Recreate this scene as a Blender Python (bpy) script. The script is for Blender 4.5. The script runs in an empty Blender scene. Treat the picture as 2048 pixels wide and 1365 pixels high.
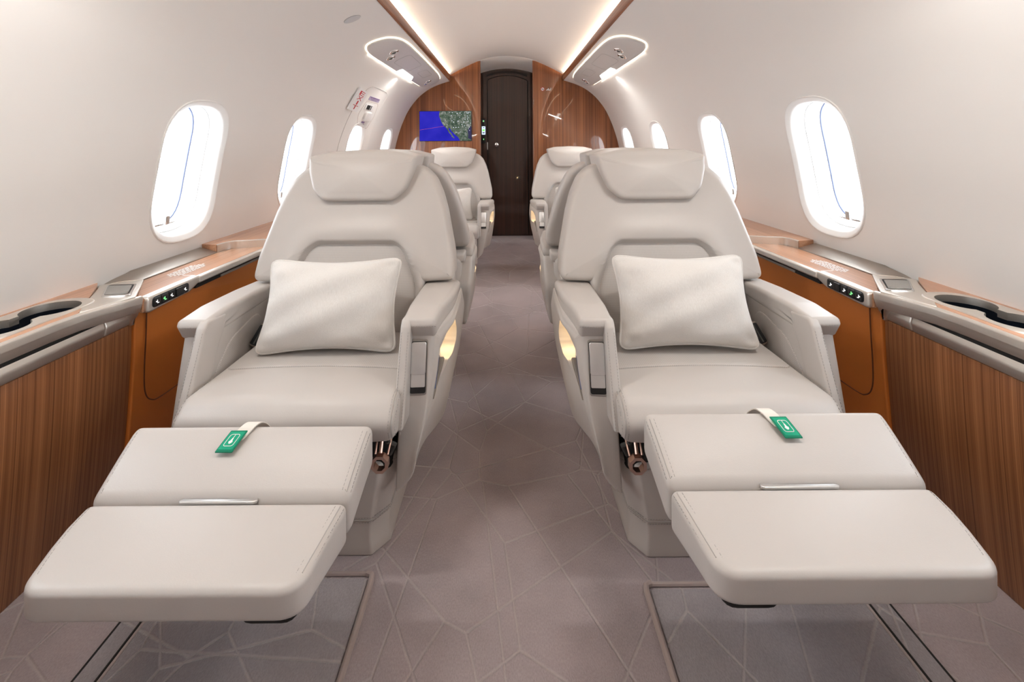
import bpy, bmesh, math, random
from mathutils import Vector, Matrix
random.seed(7)
S = bpy.context.scene
C = S.collection
PI = math.pi

# ------------------------------------------------------------------ camera
CAMZ = 1.0
cd = bpy.data.cameras.new('camera'); cam = bpy.data.objects.new('camera', cd); C.objects.link(cam)
cam.location = (0, 0, CAMZ); cam.rotation_euler = (Matrix.Rotation(PI/2, 3, 'X') @ Matrix.Rotation(math.radians(-.4), 3, 'Z')).to_euler()
cd.sensor_width = 36; cd.lens = 900/2048*36
cd.shift_x = 10/2048; cd.shift_y = -392.5/2048
cd.clip_start = 0.02; cd.clip_end = 200
S.camera = cam
# ------------------------------------------------------------------ render look
S.view_settings.view_transform = 'Standard'; S.view_settings.look = 'None'
S.view_settings.gamma = 1; S.view_settings.exposure = 0.62
S.view_settings.use_curve_mapping = False
try:
    S.cycles.use_denoising = True
    S.cycles.max_bounces = 10; S.cycles.diffuse_bounces = 6; S.cycles.glossy_bounces = 4
    S.cycles.transparent_max_bounces = 16
    S.cycles.caustics_reflective = False; S.cycles.caustics_refractive = False
    S.cycles.sample_clamp_indirect = 6
except Exception: pass
# ------------------------------------------------------------------ sky: overcast white
W = bpy.data.worlds.new('sky'); S.world = W; W.use_nodes = True
bg = W.node_tree.nodes['Background']
bg.inputs[0].default_value = (0.90, 0.955, 1.0, 1); bg.inputs[1].default_value = 6.5

def area(name, loc, size, size_y, direction, power, color=(1, 1, 1), portal=False, spread=PI):
    l = bpy.data.lights.new(name, 'AREA'); l.shape = 'RECTANGLE'; l.size = size; l.size_y = size_y
    l.energy = power; l.color = color; l.spread = spread
    o = bpy.data.objects.new(name, l); C.objects.link(o); o.location = loc
    d = Vector(direction).normalized()
    q = d.to_track_quat('-Z', 'Y'); o.rotation_euler = q.to_euler()
    if portal: l.cycles.is_portal = True
    return o

WIN_Y = [-0.05, 0.83, 1.68, 2.52, 3.42, 4.30]
for m in (-1, 1):
    for y in WIN_Y:
        area('window_portal', (m*1.36, y, 0.90), 0.44, 0.62, (-m, 0, 0), 1, portal=True)
    # cove strips above the wooden rails (long along y)
    d = Vector((-m*.80, 0, .60)).normalized()
    l = area('cove_light', (m*0.606, 1.6, CAMZ+0.711), 0.010, 6.0, d, 13.5, (1, .80, .62))
    l.rotation_euler = Matrix((Vector((0, 1, 0)).cross(-d), Vector((0, 1, 0)), -d)).transposed().to_euler()

# ------------------------------------------------------------------ materials
def newmat(name):
    m = bpy.data.materials.new(name); m.use_nodes = True
    return m, m.node_tree, m.node_tree.nodes['Principled BSDF']
def setp(p, **k):
    for a, v in k.items():
        n = {'rough': 'Roughness', 'metal': 'Metallic', 'spec': 'Specular IOR Level', 'coat': 'Coat Weight', 'coatr': 'Coat Roughness',
             'sheen': 'Sheen Weight', 'alpha': 'Alpha', 'sheenr': 'Sheen Roughness'}[a]
        p.inputs[n].default_value = v
def coords(nt, scale=(1, 1, 1), rot=(0, 0, 0), loc=(0, 0, 0)):
    t = nt.nodes.new('ShaderNodeTexCoord'); mp = nt.nodes.new('ShaderNodeMapping')
    mp.inputs['Scale'].default_value = scale; mp.inputs['Rotation'].default_value = rot; mp.inputs['Location'].default_value = loc
    nt.links.new(t.outputs['Object'], mp.inputs['Vector']); return mp.outputs[0]
def noise(nt, vec, scale, detail=3, rough=.5):
    n = nt.nodes.new('ShaderNodeTexNoise'); n.inputs['Scale'].default_value = scale
    n.inputs['Detail'].default_value = detail; n.inputs['Roughness'].default_value = rough
    nt.links.new(vec, n.inputs['Vector']); return n.outputs[0]
def ramp(nt, fac, stops):
    r = nt.nodes.new('ShaderNodeValToRGB'); e = r.color_ramp.elements
    while len(e) < len(stops): e.new(.5)
    for i, (p, c) in enumerate(stops): e[i].position = p; e[i].color = (*c, 1) if len(c) == 3 else c
    nt.links.new(fac, r.inputs[0]); return r.outputs[0]
def bump(nt, p, h, strength, dist):
    b = nt.nodes.new('ShaderNodeBump'); b.inputs['Strength'].default_value = strength; b.inputs['Distance'].default_value = dist
    nt.links.new(h, b.inputs['Height']); nt.links.new(b.outputs[0], p.inputs['Normal']); return b
def math_(nt, op, a, b=None):
    n = nt.nodes.new('ShaderNodeMath'); n.operation = op
    for i, v in enumerate((a, b)):
        if v is None: continue
        if isinstance(v, (int, float)): n.inputs[i].default_value = v
        else: nt.links.new(v, n.inputs[i])
    return n.outputs[0]

def plain(name, col, rough=.5, metal=0., **k):
    m, nt, p = newmat(name); p.inputs['Base Color'].default_value = (*col, 1); setp(p, rough=rough, metal=metal, **k); return m
def leather(name, col, rough=.42, perf=None, grain=.12):
    m, nt, p = newmat(name); setp(p, rough=rough, spec=.45)
    v = coords(nt)
    c = ramp(nt, noise(nt, v, 6, 3), [(.3, tuple(x*.965 for x in col)), (.7, col)])
    nt.links.new(c, p.inputs['Base Color'])
    vo = nt.nodes.new('ShaderNodeTexVoronoi'); vo.inputs['Scale'].default_value = 420; nt.links.new(v, vo.inputs['Vector'])
    if perf:
        v2 = nt.nodes.new('ShaderNodeTexVoronoi'); v2.inputs['Scale'].default_value = 200; v2.inputs['Randomness'].default_value = 0
        nt.links.new(coords(nt, perf), v2.inputs['Vector'])
        d = math_(nt, 'GREATER_THAN', v2.outputs['Distance'], .28)
        mx = nt.nodes.new('ShaderNodeMix'); mx.data_type = 'RGBA'; mx.inputs[6].default_value = tuple(x*.80 for x in col)+(1,)
        nt.links.new(d, mx.inputs[0]); nt.links.new(c, mx.inputs[7]); nt.links.new(mx.outputs[2], p.inputs['Base Color'])
    wr = noise(nt, coords(nt, (1, 1, 1)), 9, 4, .55)
    h = math_(nt, 'ADD', math_(nt, 'MULTIPLY', vo.outputs['Distance'], .10), math_(nt, 'MULTIPLY', wr, 1.0))
    bump(nt, p, h, grain, .004)
    return m
def wood(name, dark, light, grain_axis, rough=.12, coat=1.0, fine=1.0, drop=None):
    m, nt, p = newmat(name)
    def lay(fr, gr, det):
        sc = [fr*fine]*3; sc[grain_axis] = gr
        if drop is not None: sc[drop] = 0
        return noise(nt, coords(nt, tuple(sc)), 1, det, .5)
    a, b, c3 = lay(520, .5, 1), lay(150, .7, 2), lay(30, .35, 1)
    f = math_(nt, 'ADD', math_(nt, 'ADD', math_(nt, 'MULTIPLY', a, .42), math_(nt, 'MULTIPLY', b, .38)), math_(nt, 'MULTIPLY', c3, .20))
    mid = tuple((x+y)/2 for x, y in zip(dark, light))
    c = ramp(nt, f, [(.37, dark), (.5, mid), (.63, light)])
    nt.links.new(c, p.inputs['Base Color']); setp(p, rough=.45, coat=coat, coatr=rough*.3, spec=.3)
    return m
def brushed(name, col, axis, rough=.28):
    m, nt, p = newmat(name); setp(p, rough=rough, metal=1.)
    sc = [400]*3; sc[axis] = 6
    n = noise(nt, coords(nt, tuple(sc)), 1, 2)
    nt.links.new(ramp(nt, n, [(.3, tuple(x*.94 for x in col)), (.7, col)]), p.inputs['Base Color'])
    r = nt.nodes.new('ShaderNodeMapRange'); r.inputs[3].default_value = rough-.05; r.inputs[4].default_value = rough+.1
    nt.links.new(n, r.inputs[0]); nt.links.new(r.outputs[0], p.inputs['Roughness'])
    return m
def emit(name, col, s):
    m, nt, p = newmat(name); p.inputs['Base Color'].default_value = (*[x*.5 for x in col], 1)
    p.inputs['Emission Color'].default_value = (*col, 1); p.inputs['Emission Strength'].default_value = s; return m

LCOL = (.545, .508, .478)
M = {}
M['leather'] = leather('cream_leather', LCOL)
PC_ = tuple(x*.97 for x in LCOL)
M['perf_xz'] = leather('perforated_leather_back', PC_, .5, perf=(1, 0, 1)); M['perf_xy'] = leather('perforated_leather_seat', PC_, .5, perf=(1, 1, 0)); M['perf_yz'] = leather('perforated_leather_side', PC_, .5, perf=(0, 1, 1))
M['seam'] = plain('seam_thread', tuple(x*.74 for x in LCOL), .7)
M['stitch'] = plain('stitch_thread', tuple(x*.66 for x in LCOL), .8)
M['tan'] = leather('tan_leather', (.74, .235, .045), .5, grain=.08)
M['tan_dark'] = plain('tan_leather_seam', (.16, .05, .015), .7)
M['wall'] = plain('cabin_lining', (.845, .828, .805), .55, spec=.2)
M['white'] = plain('white_moulding', (.84, .83, .81), .3)
M['psu'] = plain('service_unit_plastic', (.66, .65, .64), .4)
M['psu_line'] = plain('service_unit_gap', (.42, .41, .40), .6)
M['wood_z'] = wood('walnut_veneer_upright', (.15, .048, .016), (.36, .135, .05), 2, fine=.3)
M['wood_side'] = wood('walnut_veneer_side', (.15, .052, .018), (.42, .175, .07), 2, fine=.8, coat=.55, drop=0)
M['wood_y'] = wood('walnut_veneer_top_lit', (.36, .165, .085), (.60, .30, .165), 1, rough=.3, coat=.8)  # lighter walnut: the reflection on the ledge tops is put into the colour
M['wood_rail'] = wood('walnut_veneer_rail', (.16, .055, .02), (.30, .11, .045), 1, coat=1.)
M['wood_dark'] = wood('dark_walnut_door', (.016, .005, .002), (.058, .019, .008), 2, coat=1.)
M['metal'] = brushed('brushed_nickel', (.88, .835, .77), 1, .36)
M['metal_dark'] = brushed('brushed_bronze_nickel', (.46, .41, .36), 1, .35)
M['metal_z'] = brushed('brushed_steel', (.72, .71, .70), 2, .25)
M['steel'] = plain('satin_steel', (.90, .90, .90), .32, 1.)
M['metal_x'] = brushed('brushed_steel_bar', (.66, .65, .64), 0, .3)
M['chrome'] = plain('polished_chrome', (.75, .74, .73), .12, 1.)
M['latch'] = plain('latch_frame_metal', (.42, .41, .39), .3, 1.)
M['bronze'] = plain('bronze_housing', (.42, .36, .31), .35, .9)
M['rose'] = plain('rose_gold_mechanism', (.62, .42, .34), .3, 1.)
M['black'] = plain('black_plastic', (.012, .012, .013), .35)
M['felt'] = plain('black_felt', (.006, .009, .016), .95, spec=.1)
M['darkgrey'] = plain('dark_grey_trim', (.06, .06, .055), .6)
M['taupe'] = plain('taupe_trim', (.22, .19, .16), .6)
M['gap'] = plain('dark_gap', (.01, .009, .008), .8)
M['glyph'] = emit('backlit_glyph', (1, 1, 1), .8)
M['glyph_green'] = emit('backlit_green_glyph', (.2, 1, .25), 1.2)
M['lens'] = emit('lamp_lens', (1, .97, .92), 6)
M['led'] = emit('led_outline', (1, .84, .62), 3.0)
M['led_warm'] = emit('pocket_led', (1, .72, .36), 4)
M['red'] = plain('red_lettering', (.55, .01, .02), .5)
M['signwhite'] = plain('sign_white', (.90, .91, .93), .4)
M['lilac'] = plain('lilac_placard', (.50, .45, .60), .5)
M['violet'] = plain('violet_print', (.16, .09, .25), .6)
M['green'] = plain('green_fabric_tag', (.0, .36, .20), .75)
M['green_dark'] = plain('green_fabric_edge', (.0, .22, .12), .8)
M['tagwhite'] = plain('white_print', (.85, .87, .86), .6)
M['lip'] = plain('grey_tan_edge', (.42, .30, .25), .7)
M['speaker'] = plain('speaker_mesh', (.62, .63, .64), .6)
M['lcd'] = plain('dull_screen', (.33, .33, .31), .18, .35)
M['gasket'] = plain('pane_gasket', (.16, .19, .32), .5)
M['mag_blue'] = plain('magazine_blue', (.03, .08, .25), .4)
M['mag_orange'] = plain('magazine_orange', (.65, .22, .08), .5)
M['paper'] = plain('magazine_paper', (.8, .75, .68), .6)

# linen cushion fabric
m_, nt_, p_ = newmat('linen'); setp(p_, rough=.9, spec=.15, sheen=.3)
v_ = coords(nt_, (1, 1, 1)); c_ = coords(nt_, (900, 60, 900))
nt_.links.new(ramp(nt_, noise(nt_, c_, 1, 2), [(.3, (.66, .63, .595)), (.7, (.74, .715, .685))]), p_.inputs['Base Color'])
bump(nt_, p_, math_(nt_, 'ADD', noise(nt_, v_, 7, 3, .5), math_(nt_, 'MULTIPLY', noise(nt_, c_, 1, 2), .10)), .22, .012)
M['linen'] = m_

# carpet with carved crossing lines
def carpet(name, off, col=(.385, .325, .330)):
    m, nt, p = newmat(name); setp(p, rough=.95, spec=.15, sheen=.8, sheenr=.35)
    nodes = []
    for sc, rot, l in ((3.6, .3, (3.1+off, .4, 0)), (3.0, 1.15, (.7, 5.2+off, 0)), (2.4, 2.2, (9.7+off, 1.3, 0))):
        v = coords(nt, (1, .8, 0), (0, 0, rot), l)
        vo = nt.nodes.new('ShaderNodeTexVoronoi'); vo.feature = 'DISTANCE_TO_EDGE'; vo.voronoi_dimensions = '2D'
        vo.inputs['Scale'].default_value = sc; nt.links.new(v, vo.inputs['Vector'])
        nodes.append(math_(nt, 'DIVIDE', vo.outputs['Distance'], sc))
    jit = math_(nt, 'MULTIPLY', math_(nt, 'SUBTRACT', noise(nt, coords(nt), 90, 2), .5), .0022)
    d = math_(nt, 'ADD', math_(nt, 'MINIMUM', math_(nt, 'MINIMUM', nodes[0], nodes[1]), nodes[2]), jit)
    line = nt.nodes.new('ShaderNodeMapRange'); line.interpolation_type = 'SMOOTHSTEP'
    line.inputs[1].default_value = .0004; line.inputs[2].default_value = .0040
    line.inputs[3].default_value = 1; line.inputs[4].default_value = 0
    nt.links.new(d, line.inputs[0])
    pile = noise(nt, coords(nt, (1, .45, 1)), 420, 3, .7); big = noise(nt, coords(nt), 3.2, 4, .6)
    f = math_(nt, 'ADD', math_(nt, 'MULTIPLY', pile, .45), math_(nt, 'MULTIPLY', big, .55))
    base = ramp(nt, f, [(.34, tuple(x*.74 for x in col)), (.66, tuple(x*1.2 for x in col))])
    mx = nt.nodes.new('ShaderNodeMix'); mx.data_type = 'RGBA'
    nt.links.new(math_(nt, 'MULTIPLY', line.outputs[0], .4), mx.inputs[0]); nt.links.new(base, mx.inputs[6]); mx.inputs[7].default_value = (.50, .44, .42, 1)
    nt.links.new(mx.outputs[2], p.inputs['Base Color'])
    h = math_(nt, 'SUBTRACT', math_(nt, 'MULTIPLY', pile, .5), line.outputs[0])
    bump(nt, p, h, .55, .004)
    return m
M['carpet'] = carpet('carved_carpet', 0)
M['carpet2'] = carpet('carved_carpet_panel', 4.4, (.31, .28, .29))
M['binding'] = plain('carpet_binding', (.36, .29, .27), .9, sheen=.3)

# pane glass: clear with a faint reflection
m_ = bpy.data.materials.new('window_glass'); m_.use_nodes = True; nt_ = m_.node_tree; nt_.nodes.clear()
o_ = nt_.nodes.new('ShaderNodeOutputMaterial'); mx_ = nt_.nodes.new('ShaderNodeMixShader'); t_ = nt_.nodes.new('ShaderNodeBsdfTransparent'); g_ = nt_.nodes.new('ShaderNodeBsdfGlossy')
g_.inputs['Roughness'].default_value = .02; mx_.inputs[0].default_value = .05; t_.inputs[0].default_value = (.95, .97, 1, 1)
nt_.links.new(t_.outputs[0], mx_.inputs[1]); nt_.links.new(g_.outputs[0], mx_.inputs[2]); nt_.links.new(mx_.outputs[0], o_.inputs[0])
M['glass'] = m_

# map screen
def screen_mat(name, kind):
    m = bpy.data.materials.new(name); m.use_nodes = True; nt = m.node_tree; nt.nodes.clear()
    o = nt.nodes.new('ShaderNodeOutputMaterial'); e = nt.nodes.new('ShaderNodeEmission'); nt.links.new(e.outputs[0], o.inputs[0])
    if kind == 'sea':
        nt.links.new(ramp(nt, noise(nt, coords(nt), 5, 2), [(.3, (.012, .012, .28)), (.7, (.028, .022, .36))]), e.inputs[0])
    elif kind == 'land':
        a = noise(nt, coords(nt), 42, 6, .72)
        c = ramp(nt, a, [(.30, (.02, .03, .03)), (.46, (.05, .075, .05)), (.58, (.13, .145, .125)), (.68, (.33, .32, .30)), (.78, (.62, .60, .56))])
        nt.links.new(c, e.inputs[0])
    e.inputs[1].default_value = 1.0
    return m
M['sea'] = screen_mat('map_sea', 'sea'); M['land'] = screen_mat('map_land', 'land')
M['citylight'] = emit('map_city_light', (.8, .85, 1), 1.0)
M['gulf'] = emit('map_gulf', (.012, .012, .06), .6)
M['route'] = emit('map_route', (.45, .08, .12), .6)

# ------------------------------------------------------------------ mesh helpers
def dedupe(p):
    q = []
    for a in p:
        if not q or math.hypot(a[0]-q[-1][0], a[1]-q[-1][1]) > 1e-5: q.append((a[0], a[1]))
    if math.hypot(q[0][0]-q[-1][0], q[0][1]-q[-1][1]) < 1e-5: q.pop()
    return q
def ccw(p):
    A = sum(p[i][0]*p[(i+1) % len(p)][1]-p[(i+1) % len(p)][0]*p[i][1] for i in range(len(p)))
    return p if A > 0 else p[::-1]
def rp(pts, r=.02, seg=6, sub=.04):
    """polygon with rounded corners (pts may carry their own radius) and subdivided edges"""
    n = len(pts); out = []
    for i in range(n):
        P0 = Vector(pts[i-1][:2]); P1 = Vector(pts[i][:2]); P2 = Vector(pts[(i+1) % n][:2])
        rr = pts[i][2] if len(pts[i]) > 2 else r
        a = P0-P1; b = P2-P1; la, lb = a.length, b.length; a.normalize(); b.normalize()
        ang = math.acos(max(-1, min(1, a.dot(b))))
        if rr <= 1e-6 or ang > PI-.02: out.append(tuple(P1)); continue
        t = min(rr/math.tan(ang/2), .49*la, .49*lb); A = P1+a*t; B = P1+b*t
        for k in range(seg+1):
            u = k/seg
            # blend of quadratic through corner gives a soft arc
            q = A*(1-u)**2+P1*2*u*(1-u)+B*u*u
            c = A.lerp(B, u)
            q = q.lerp(c, -.0)
            out.append(tuple(q))
    res = []; m = len(out)
    for i in range(m):
        a = Vector(out[i]); b = Vector(out[(i+1) % m]); L = (b-a).length
        k = max(1, int(math.ceil(L/sub)))
        for j in range(k): res.append(tuple(a.lerp(b, j/k)))
    return ccw(dedupe(res))
def cr(P, n=8, closed=False):
    out = []; N = len(P); R = range(N) if closed else range(N-1)
    for i in R:
        if closed: p0, p1, p2, p3 = P[i-1], P[i], P[(i+1) % N], P[(i+2) % N]
        else: p0, p1, p2, p3 = P[max(i-1, 0)], P[i], P[i+1], P[min(i+2, N-1)]
        for k in range(n):
            t = k/n
            out.append(tuple(.5*((2*b)+(-a+c)*t+(2*a-5*b+4*c-d)*t*t+(-a+3*b-3*c+d)*t**3) for a, b, c, d in zip(p0, p1, p2, p3)))
    if not closed: out.append(tuple(P[-1]))
    return out
def slab(outline, c0, c1, r=.01, r0=None, puff=(0, 0), nr=4, nf=0, nside=1, f=None):
    """solid between c0 and c1 whose cross section is outline; edges rounded with r (c1 side) / r0 (c0 side)"""
    if r0 is None: r0 = r
    o = [Vector(p) for p in ccw(dedupe(outline))]; n = len(o)
    nrm = []
    for i in range(n):
        e1 = (o[i]-o[i-1]).normalized(); e2 = (o[(i+1) % n]-o[i]).normalized()
        n1 = Vector((-e1.y, e1.x)); n2 = Vector((-e2.y, e2.x)); b = (n1+n2)
        if b.length < 1e-6: b = n1
        b.normalize(); b *= min(1.5, 1/max(.3, b.dot(n1))); nrm.append(b)
    cen = Vector((sum(p.x for p in o)/n, sum(p.y for p in o)/n))
    rings = []
    def face(c, r, sgn, puffv):
        rs = []
        if r > 0:
            for k in range(nr+1):
                a = PI/2*k/nr
                rs.append(([o[i]+nrm[i]*r*(1-math.cos(a)) for i in range(n)], c-sgn*r*(1-math.sin(a))))
        else: rs.append((list(o), c))
        base = rs[-1][0]
        for k in range(1, nf+1):
            t = k/(nf+1); rs.append(([p.lerp(cen, t) for p in base], c+sgn*puffv*(1-(1-t)**2.2)))
        return rs
    bot = face(c0, r0, -1, puff[0])[::-1]; top = face(c1, r, 1, puff[1])
    mid = []
    if nside > 1:
        z0, z1 = bot[-1][1], top[0][1]
        mid = [(list(o), z0+(z1-z0)*k/nside) for k in range(1, nside)]
    rings = bot+mid+top
    V = []; F = []
    for R, c in rings: V += [(p.x, p.y, c) for p in R]
    for k in range(len(rings)-1):
        for i in range(n):
            j = (i+1) % n; F.append((k*n+i, k*n+j, (k+1)*n+j, (k+1)*n+i))
    if nf > 0:
        b = len(V); V.append((cen.x, cen.y, c0-puff[0])); V.append((cen.x, cen.y, c1+puff[1]))
        for i in range(n):
            j = (i+1) % n; F.append((b, j, i)); F.append((b+1, (len(rings)-1)*n+i, (len(rings)-1)*n+j))
    else:
        F.append(tuple(range(n))[::-1]); F.append(tuple((len(rings)-1)*n+i for i in range(n)))
    if f: V = [tuple(f(*v)) for v in V]
    return V, F
def tube(path, rad, n=8, closed=False, cap=True):
    V = []; F = []; P = [Vector(p) for p in path]; N = len(P); up = Vector((.13, .07, 1)).normalized()
    prev = None
    for i in range(N):
        a = P[i-1] if (i > 0 or closed) else P[i]; b = P[(i+1) % N] if (i < N-1 or closed) else P[i]
        t = (b-a).normalized()
        u = (up - t*up.dot(t)) if prev is None else (prev - t*prev.dot(t))
        if u.length < 1e-4: u = t.orthogonal()
        u.normalize(); prev = u; w = t.cross(u)
        rr = rad[i] if isinstance(rad, (list, tuple)) else rad
        for k in range(n):
            an = 2*PI*k/n; V.append(tuple(P[i]+(u*math.cos(an)+w*math.sin(an))*rr))
    for i in range(N if closed else N-1):
        for k in range(n):
            k2 = (k+1) % n; j = (i+1) % N
            F.append((i*n+k, i*n+k2, j*n+k2, j*n+k))
    if cap and not closed:
        F.append(tuple(range(n))[::-1]); F.append(tuple((N-1)*n+k for k in range(n)))
    return V, F
def lathe(prof, n=24, mat=None):
    """prof: (r, h); axis z, optional matrix"""
    V = []; F = []
    for r, h in prof:
        for k in range(n): V.append((r*math.cos(2*PI*k/n), r*math.sin(2*PI*k/n), h))
    for i in range(len(prof)-1):
        for k in range(n): F.append((i*n+k, i*n+(k+1) % n, (i+1)*n+(k+1) % n, (i+1)*n+k))
    F.append(tuple(range(n))[::-1]); F.append(tuple((len(prof)-1)*n+k for k in range(n)))
    if mat is not None: V = [tuple(mat @ Vector(v)) for v in V]
    return V, F
def box(x0, x1, y0, y1, z0, z1):
    V = [(x, y, z) for x in (x0, x1) for y in (y0, y1) for z in (z0, z1)]
    return V, [(0, 1, 3, 2), (4, 6, 7, 5), (0, 4, 5, 1), (2, 3, 7, 6), (0, 2, 6, 4), (1, 5, 7, 3)]
def join(*gs):
    V = []; F = []
    for v, f in gs:
        b = len(V); V += list(v); F += [tuple(i+b for i in q) for q in f]
    return V, F
def xf(g, f): return [tuple(f(*v)) for v in g[0]], g[1]
def mirx(g, m): return g if m > 0 else ([(-x, y, z) for x, y, z in g[0]], g[1])
def mesh(name, g, mat, sharp=42):
    me = bpy.data.meshes.new(name); me.from_pydata([tuple(v) for v in g[0]], [], [list(q) for q in g[1]]); me.validate()
    bm = bmesh.new(); bm.from_mesh(me); bmesh.ops.remove_doubles(bm, verts=bm.verts, dist=1e-6)
    bmesh.ops.recalc_face_normals(bm, faces=bm.faces); bm.to_mesh(me); bm.free()
    me.polygons.foreach_set('use_smooth', [True]*len(me.polygons))
    if sharp: me.set_sharp_from_angle(angle=math.radians(sharp))
    me.materials.append(M[mat] if isinstance(mat, str) else mat); return me
def link(name, me, parent=None, kind=None, label=None):
    o = bpy.data.objects.new(name, me); C.objects.link(o)
    if parent is not None: o.parent = parent
    if kind: o['kind'] = kind
    if label: o['label'] = label
    return o
def obj(name, g, mat, parent=None, kind=None, label=None, sharp=42):
    return link(name, mesh(name, g, mat, sharp), parent, kind, label)
def thing(name, label, cat, loc=(0, 0, 0), rz=0, group=None):
    o = bpy.data.objects.new(name, None); C.objects.link(o); o.empty_display_size = .05
    o.location = loc; o.rotation_euler = (0, 0, rz); return tag(o, label, cat, group)
def tag(o, label, cat, group=None):
    o['label'] = label; o['category'] = cat
    if group: o['group'] = group
    return o
def boolcut(o, gs):
    bpy.context.view_layer.update()
    for g in (gs if isinstance(gs, list) else [gs]):
        cme = mesh('cutter', g, 'gap'); co = bpy.data.objects.new('cutter', cme); C.objects.link(co)
        co.parent = o.parent; 
        md = o.modifiers.new('b', 'BOOLEAN'); md.operation = 'DIFFERENCE'; md.object = co; md.solver = 'EXACT'
        bpy.context.view_layer.update()
        dg = bpy.context.evaluated_depsgraph_get(); me = bpy.data.meshes.new_from_object(o.evaluated_get(dg))
        o.modifiers.clear(); o.data = me; bpy.data.objects.remove(co)
    o.data.polygons.foreach_set('use_smooth', [True]*len(o.data.polygons)); o.data.set_sharp_from_angle(angle=math.radians(35))
def text_geo(s, size, extrude=.0005):
    cu = bpy.data.curves.new('t', 'FONT'); cu.body = s; cu.size = size; cu.extrude = extrude; cu.align_x = 'CENTER'; cu.align_y = 'CENTER'
    o = bpy.data.objects.new('t', cu); C.objects.link(o); bpy.context.view_layer.update()
    me = bpy.data.meshes.new_from_object(o.evaluated_get(bpy.context.evaluated_depsgraph_get()))
    g = ([tuple(v.co) for v in me.vertices], [tuple(p.vertices) for p in me.polygons])
    bpy.data.objects.remove(o); return g
def sst(a, b, x):
    t = max(0, min(1, (x-a)/(b-a))); return t*t*(3-2*t)

# ------------------------------------------------------------------ fuselage profile
PR = [(.587, .672), (.70, .637), (.807, .588), (.90, .52), (.973, .441), (1.035, .35), (1.083, .248), (1.12, .15), (1.155, .03), (1.18, -.09), (1.2, -.2), (1.21, -.3), (1.215, -.4), (1.215, -.5), (1.215, -.75), (1.215, -1.0)]
PC = cr(PR, 20); PS = [0]
for i in range(len(PC)-1): PS.append(PS[-1]+math.hypot(PC[i+1][0]-PC[i][0], PC[i+1][1]-PC[i][1]))
def prof(s):
    import bisect
    i = max(0, min(len(PC)-2, bisect.bisect_right(PS, s)-1)); t = (s-PS[i])/(PS[i+1]-PS[i])
    return PC[i][0]+(PC[i+1][0]-PC[i][0])*t, PC[i][1]+(PC[i+1][1]-PC[i][1])*t
def shell(y, s, n=0., m=1):
    """point on the cabin lining: n>0 outboard, n<0 into the cabin"""
    a = prof(s-.02); b = prof(s+.02); p = prof(s); tx, tz = b[0]-a[0], b[1]-a[1]; L = math.hypot(tx, tz)
    nx, nz = -tz/L, tx/L
    return (m*(p[0]+nx*n), y, CAMZ+p[1]+nz*n)

Y0, YB, YD = -1.5, 4.70, 4.95
SA, SB = .60, 1.40
bounds = [-1.35]+[(WIN_Y[i]+WIN_Y[i+1])/2 for i in range(len(WIN_Y)-1)]+[YB+.02]
def win_outline(n=64, k=1.0):
    hy, hs, r = .172, .268, .125
    o = rp([(-hy, -hs), (hy, -hs), (hy, hs), (-hy, hs)], r=r*1.25, seg=12, sub=.05)
    # resample by angle
    pts = []
    for i in range(n):
        a = 2*PI*i/n; dx, dy = math.cos(a), math.sin(a); best = None
        for j in range(len(o)):
            x1, y1 = o[j]; x2, y2 = o[(j+1) % len(o)]
            den = (x2-x1)*dy-(y2-y1)*dx
            if abs(den) < 1e-12: continue
            t = (y1*dx-x1*dy)/den
            if -1e-9 <= t <= 1+1e-9:
                px, py = x1+(x2-x1)*t, y1+(y2-y1)*t; u = px*dx+py*dy
                if u > 0: best = (px, py)
        pts.append(best)
    return pts
SC = 1.030
def wall_side(m, name):
    V = []; F = []
    def strip(s0, s1, ns):
        ys = [Y0]+bounds+([YB+.06] if False else []); b = len(V)
        for k in range(ns+1):
            for y in ys: V.append(shell(y, s0+(s1-s0)*k/ns, 0, m))
        w = len(ys)
        for k in range(ns):
            for j in range(w-1): F.append((b+k*w+j, b+k*w+j+1, b+(k+1)*w+j+1, b+(k+1)*w+j))
    strip(0, SA, 24); strip(SB, PS[-1]-.001, 6)
    b = len(V)
    for k in range(17):
        s = SA+(SB-SA)*k/16; V.append(shell(Y0, s, 0, m)); V.append(shell(bounds[0], s, 0, m))
    for k in range(16): F.append((b+2*k, b+2*k+1, b+2*k+3, b+2*k+2))
    hole = win_outline(64)
    for wi, yc in enumerate(WIN_Y):
        ya, yb = bounds[wi]-yc, bounds[wi+1]-yc; sa, sb = SA-SC, SB-SC
        # rectangle perimeter points by angle classes: 16 per side
        rect = []
        for k in range(16): rect.append((yb, sa+(sb-sa)*k/16))
        for k in range(16): rect.append((yb+(ya-yb)*k/16, sb))
        for k in range(16): rect.append((ya, sb+(sa-sb)*k/16))
        for k in range(16): rect.append((ya+(yb-ya)*k/16, sa))
        # hole points: start at angle -45 deg, so shift
        hp = [hole[(i-8) % 64] for i in range(64)]
        b = len(V); K = 8
        for k in range(K+1):
            t = k/K
            for i in range(64):
                p = (hp[i][0]+(rect[i][0]-hp[i][0])*t, hp[i][1]+(rect[i][1]-hp[i][1])*t)
                V.append(shell(yc+p[0], SC+p[1], 0, m))
        for k in range(K):
            for i in range(64):
                j = (i+1) % 64; F.append((b+k*64+i, b+k*64+j, b+(k+1)*64+j, b+(k+1)*64+i))
    o = obj(name, (V, F), 'wall', kind='structure', sharp=60); return o
wall_side(-1, 'wall_left'); wall_side(1, 'wall_right')

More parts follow.
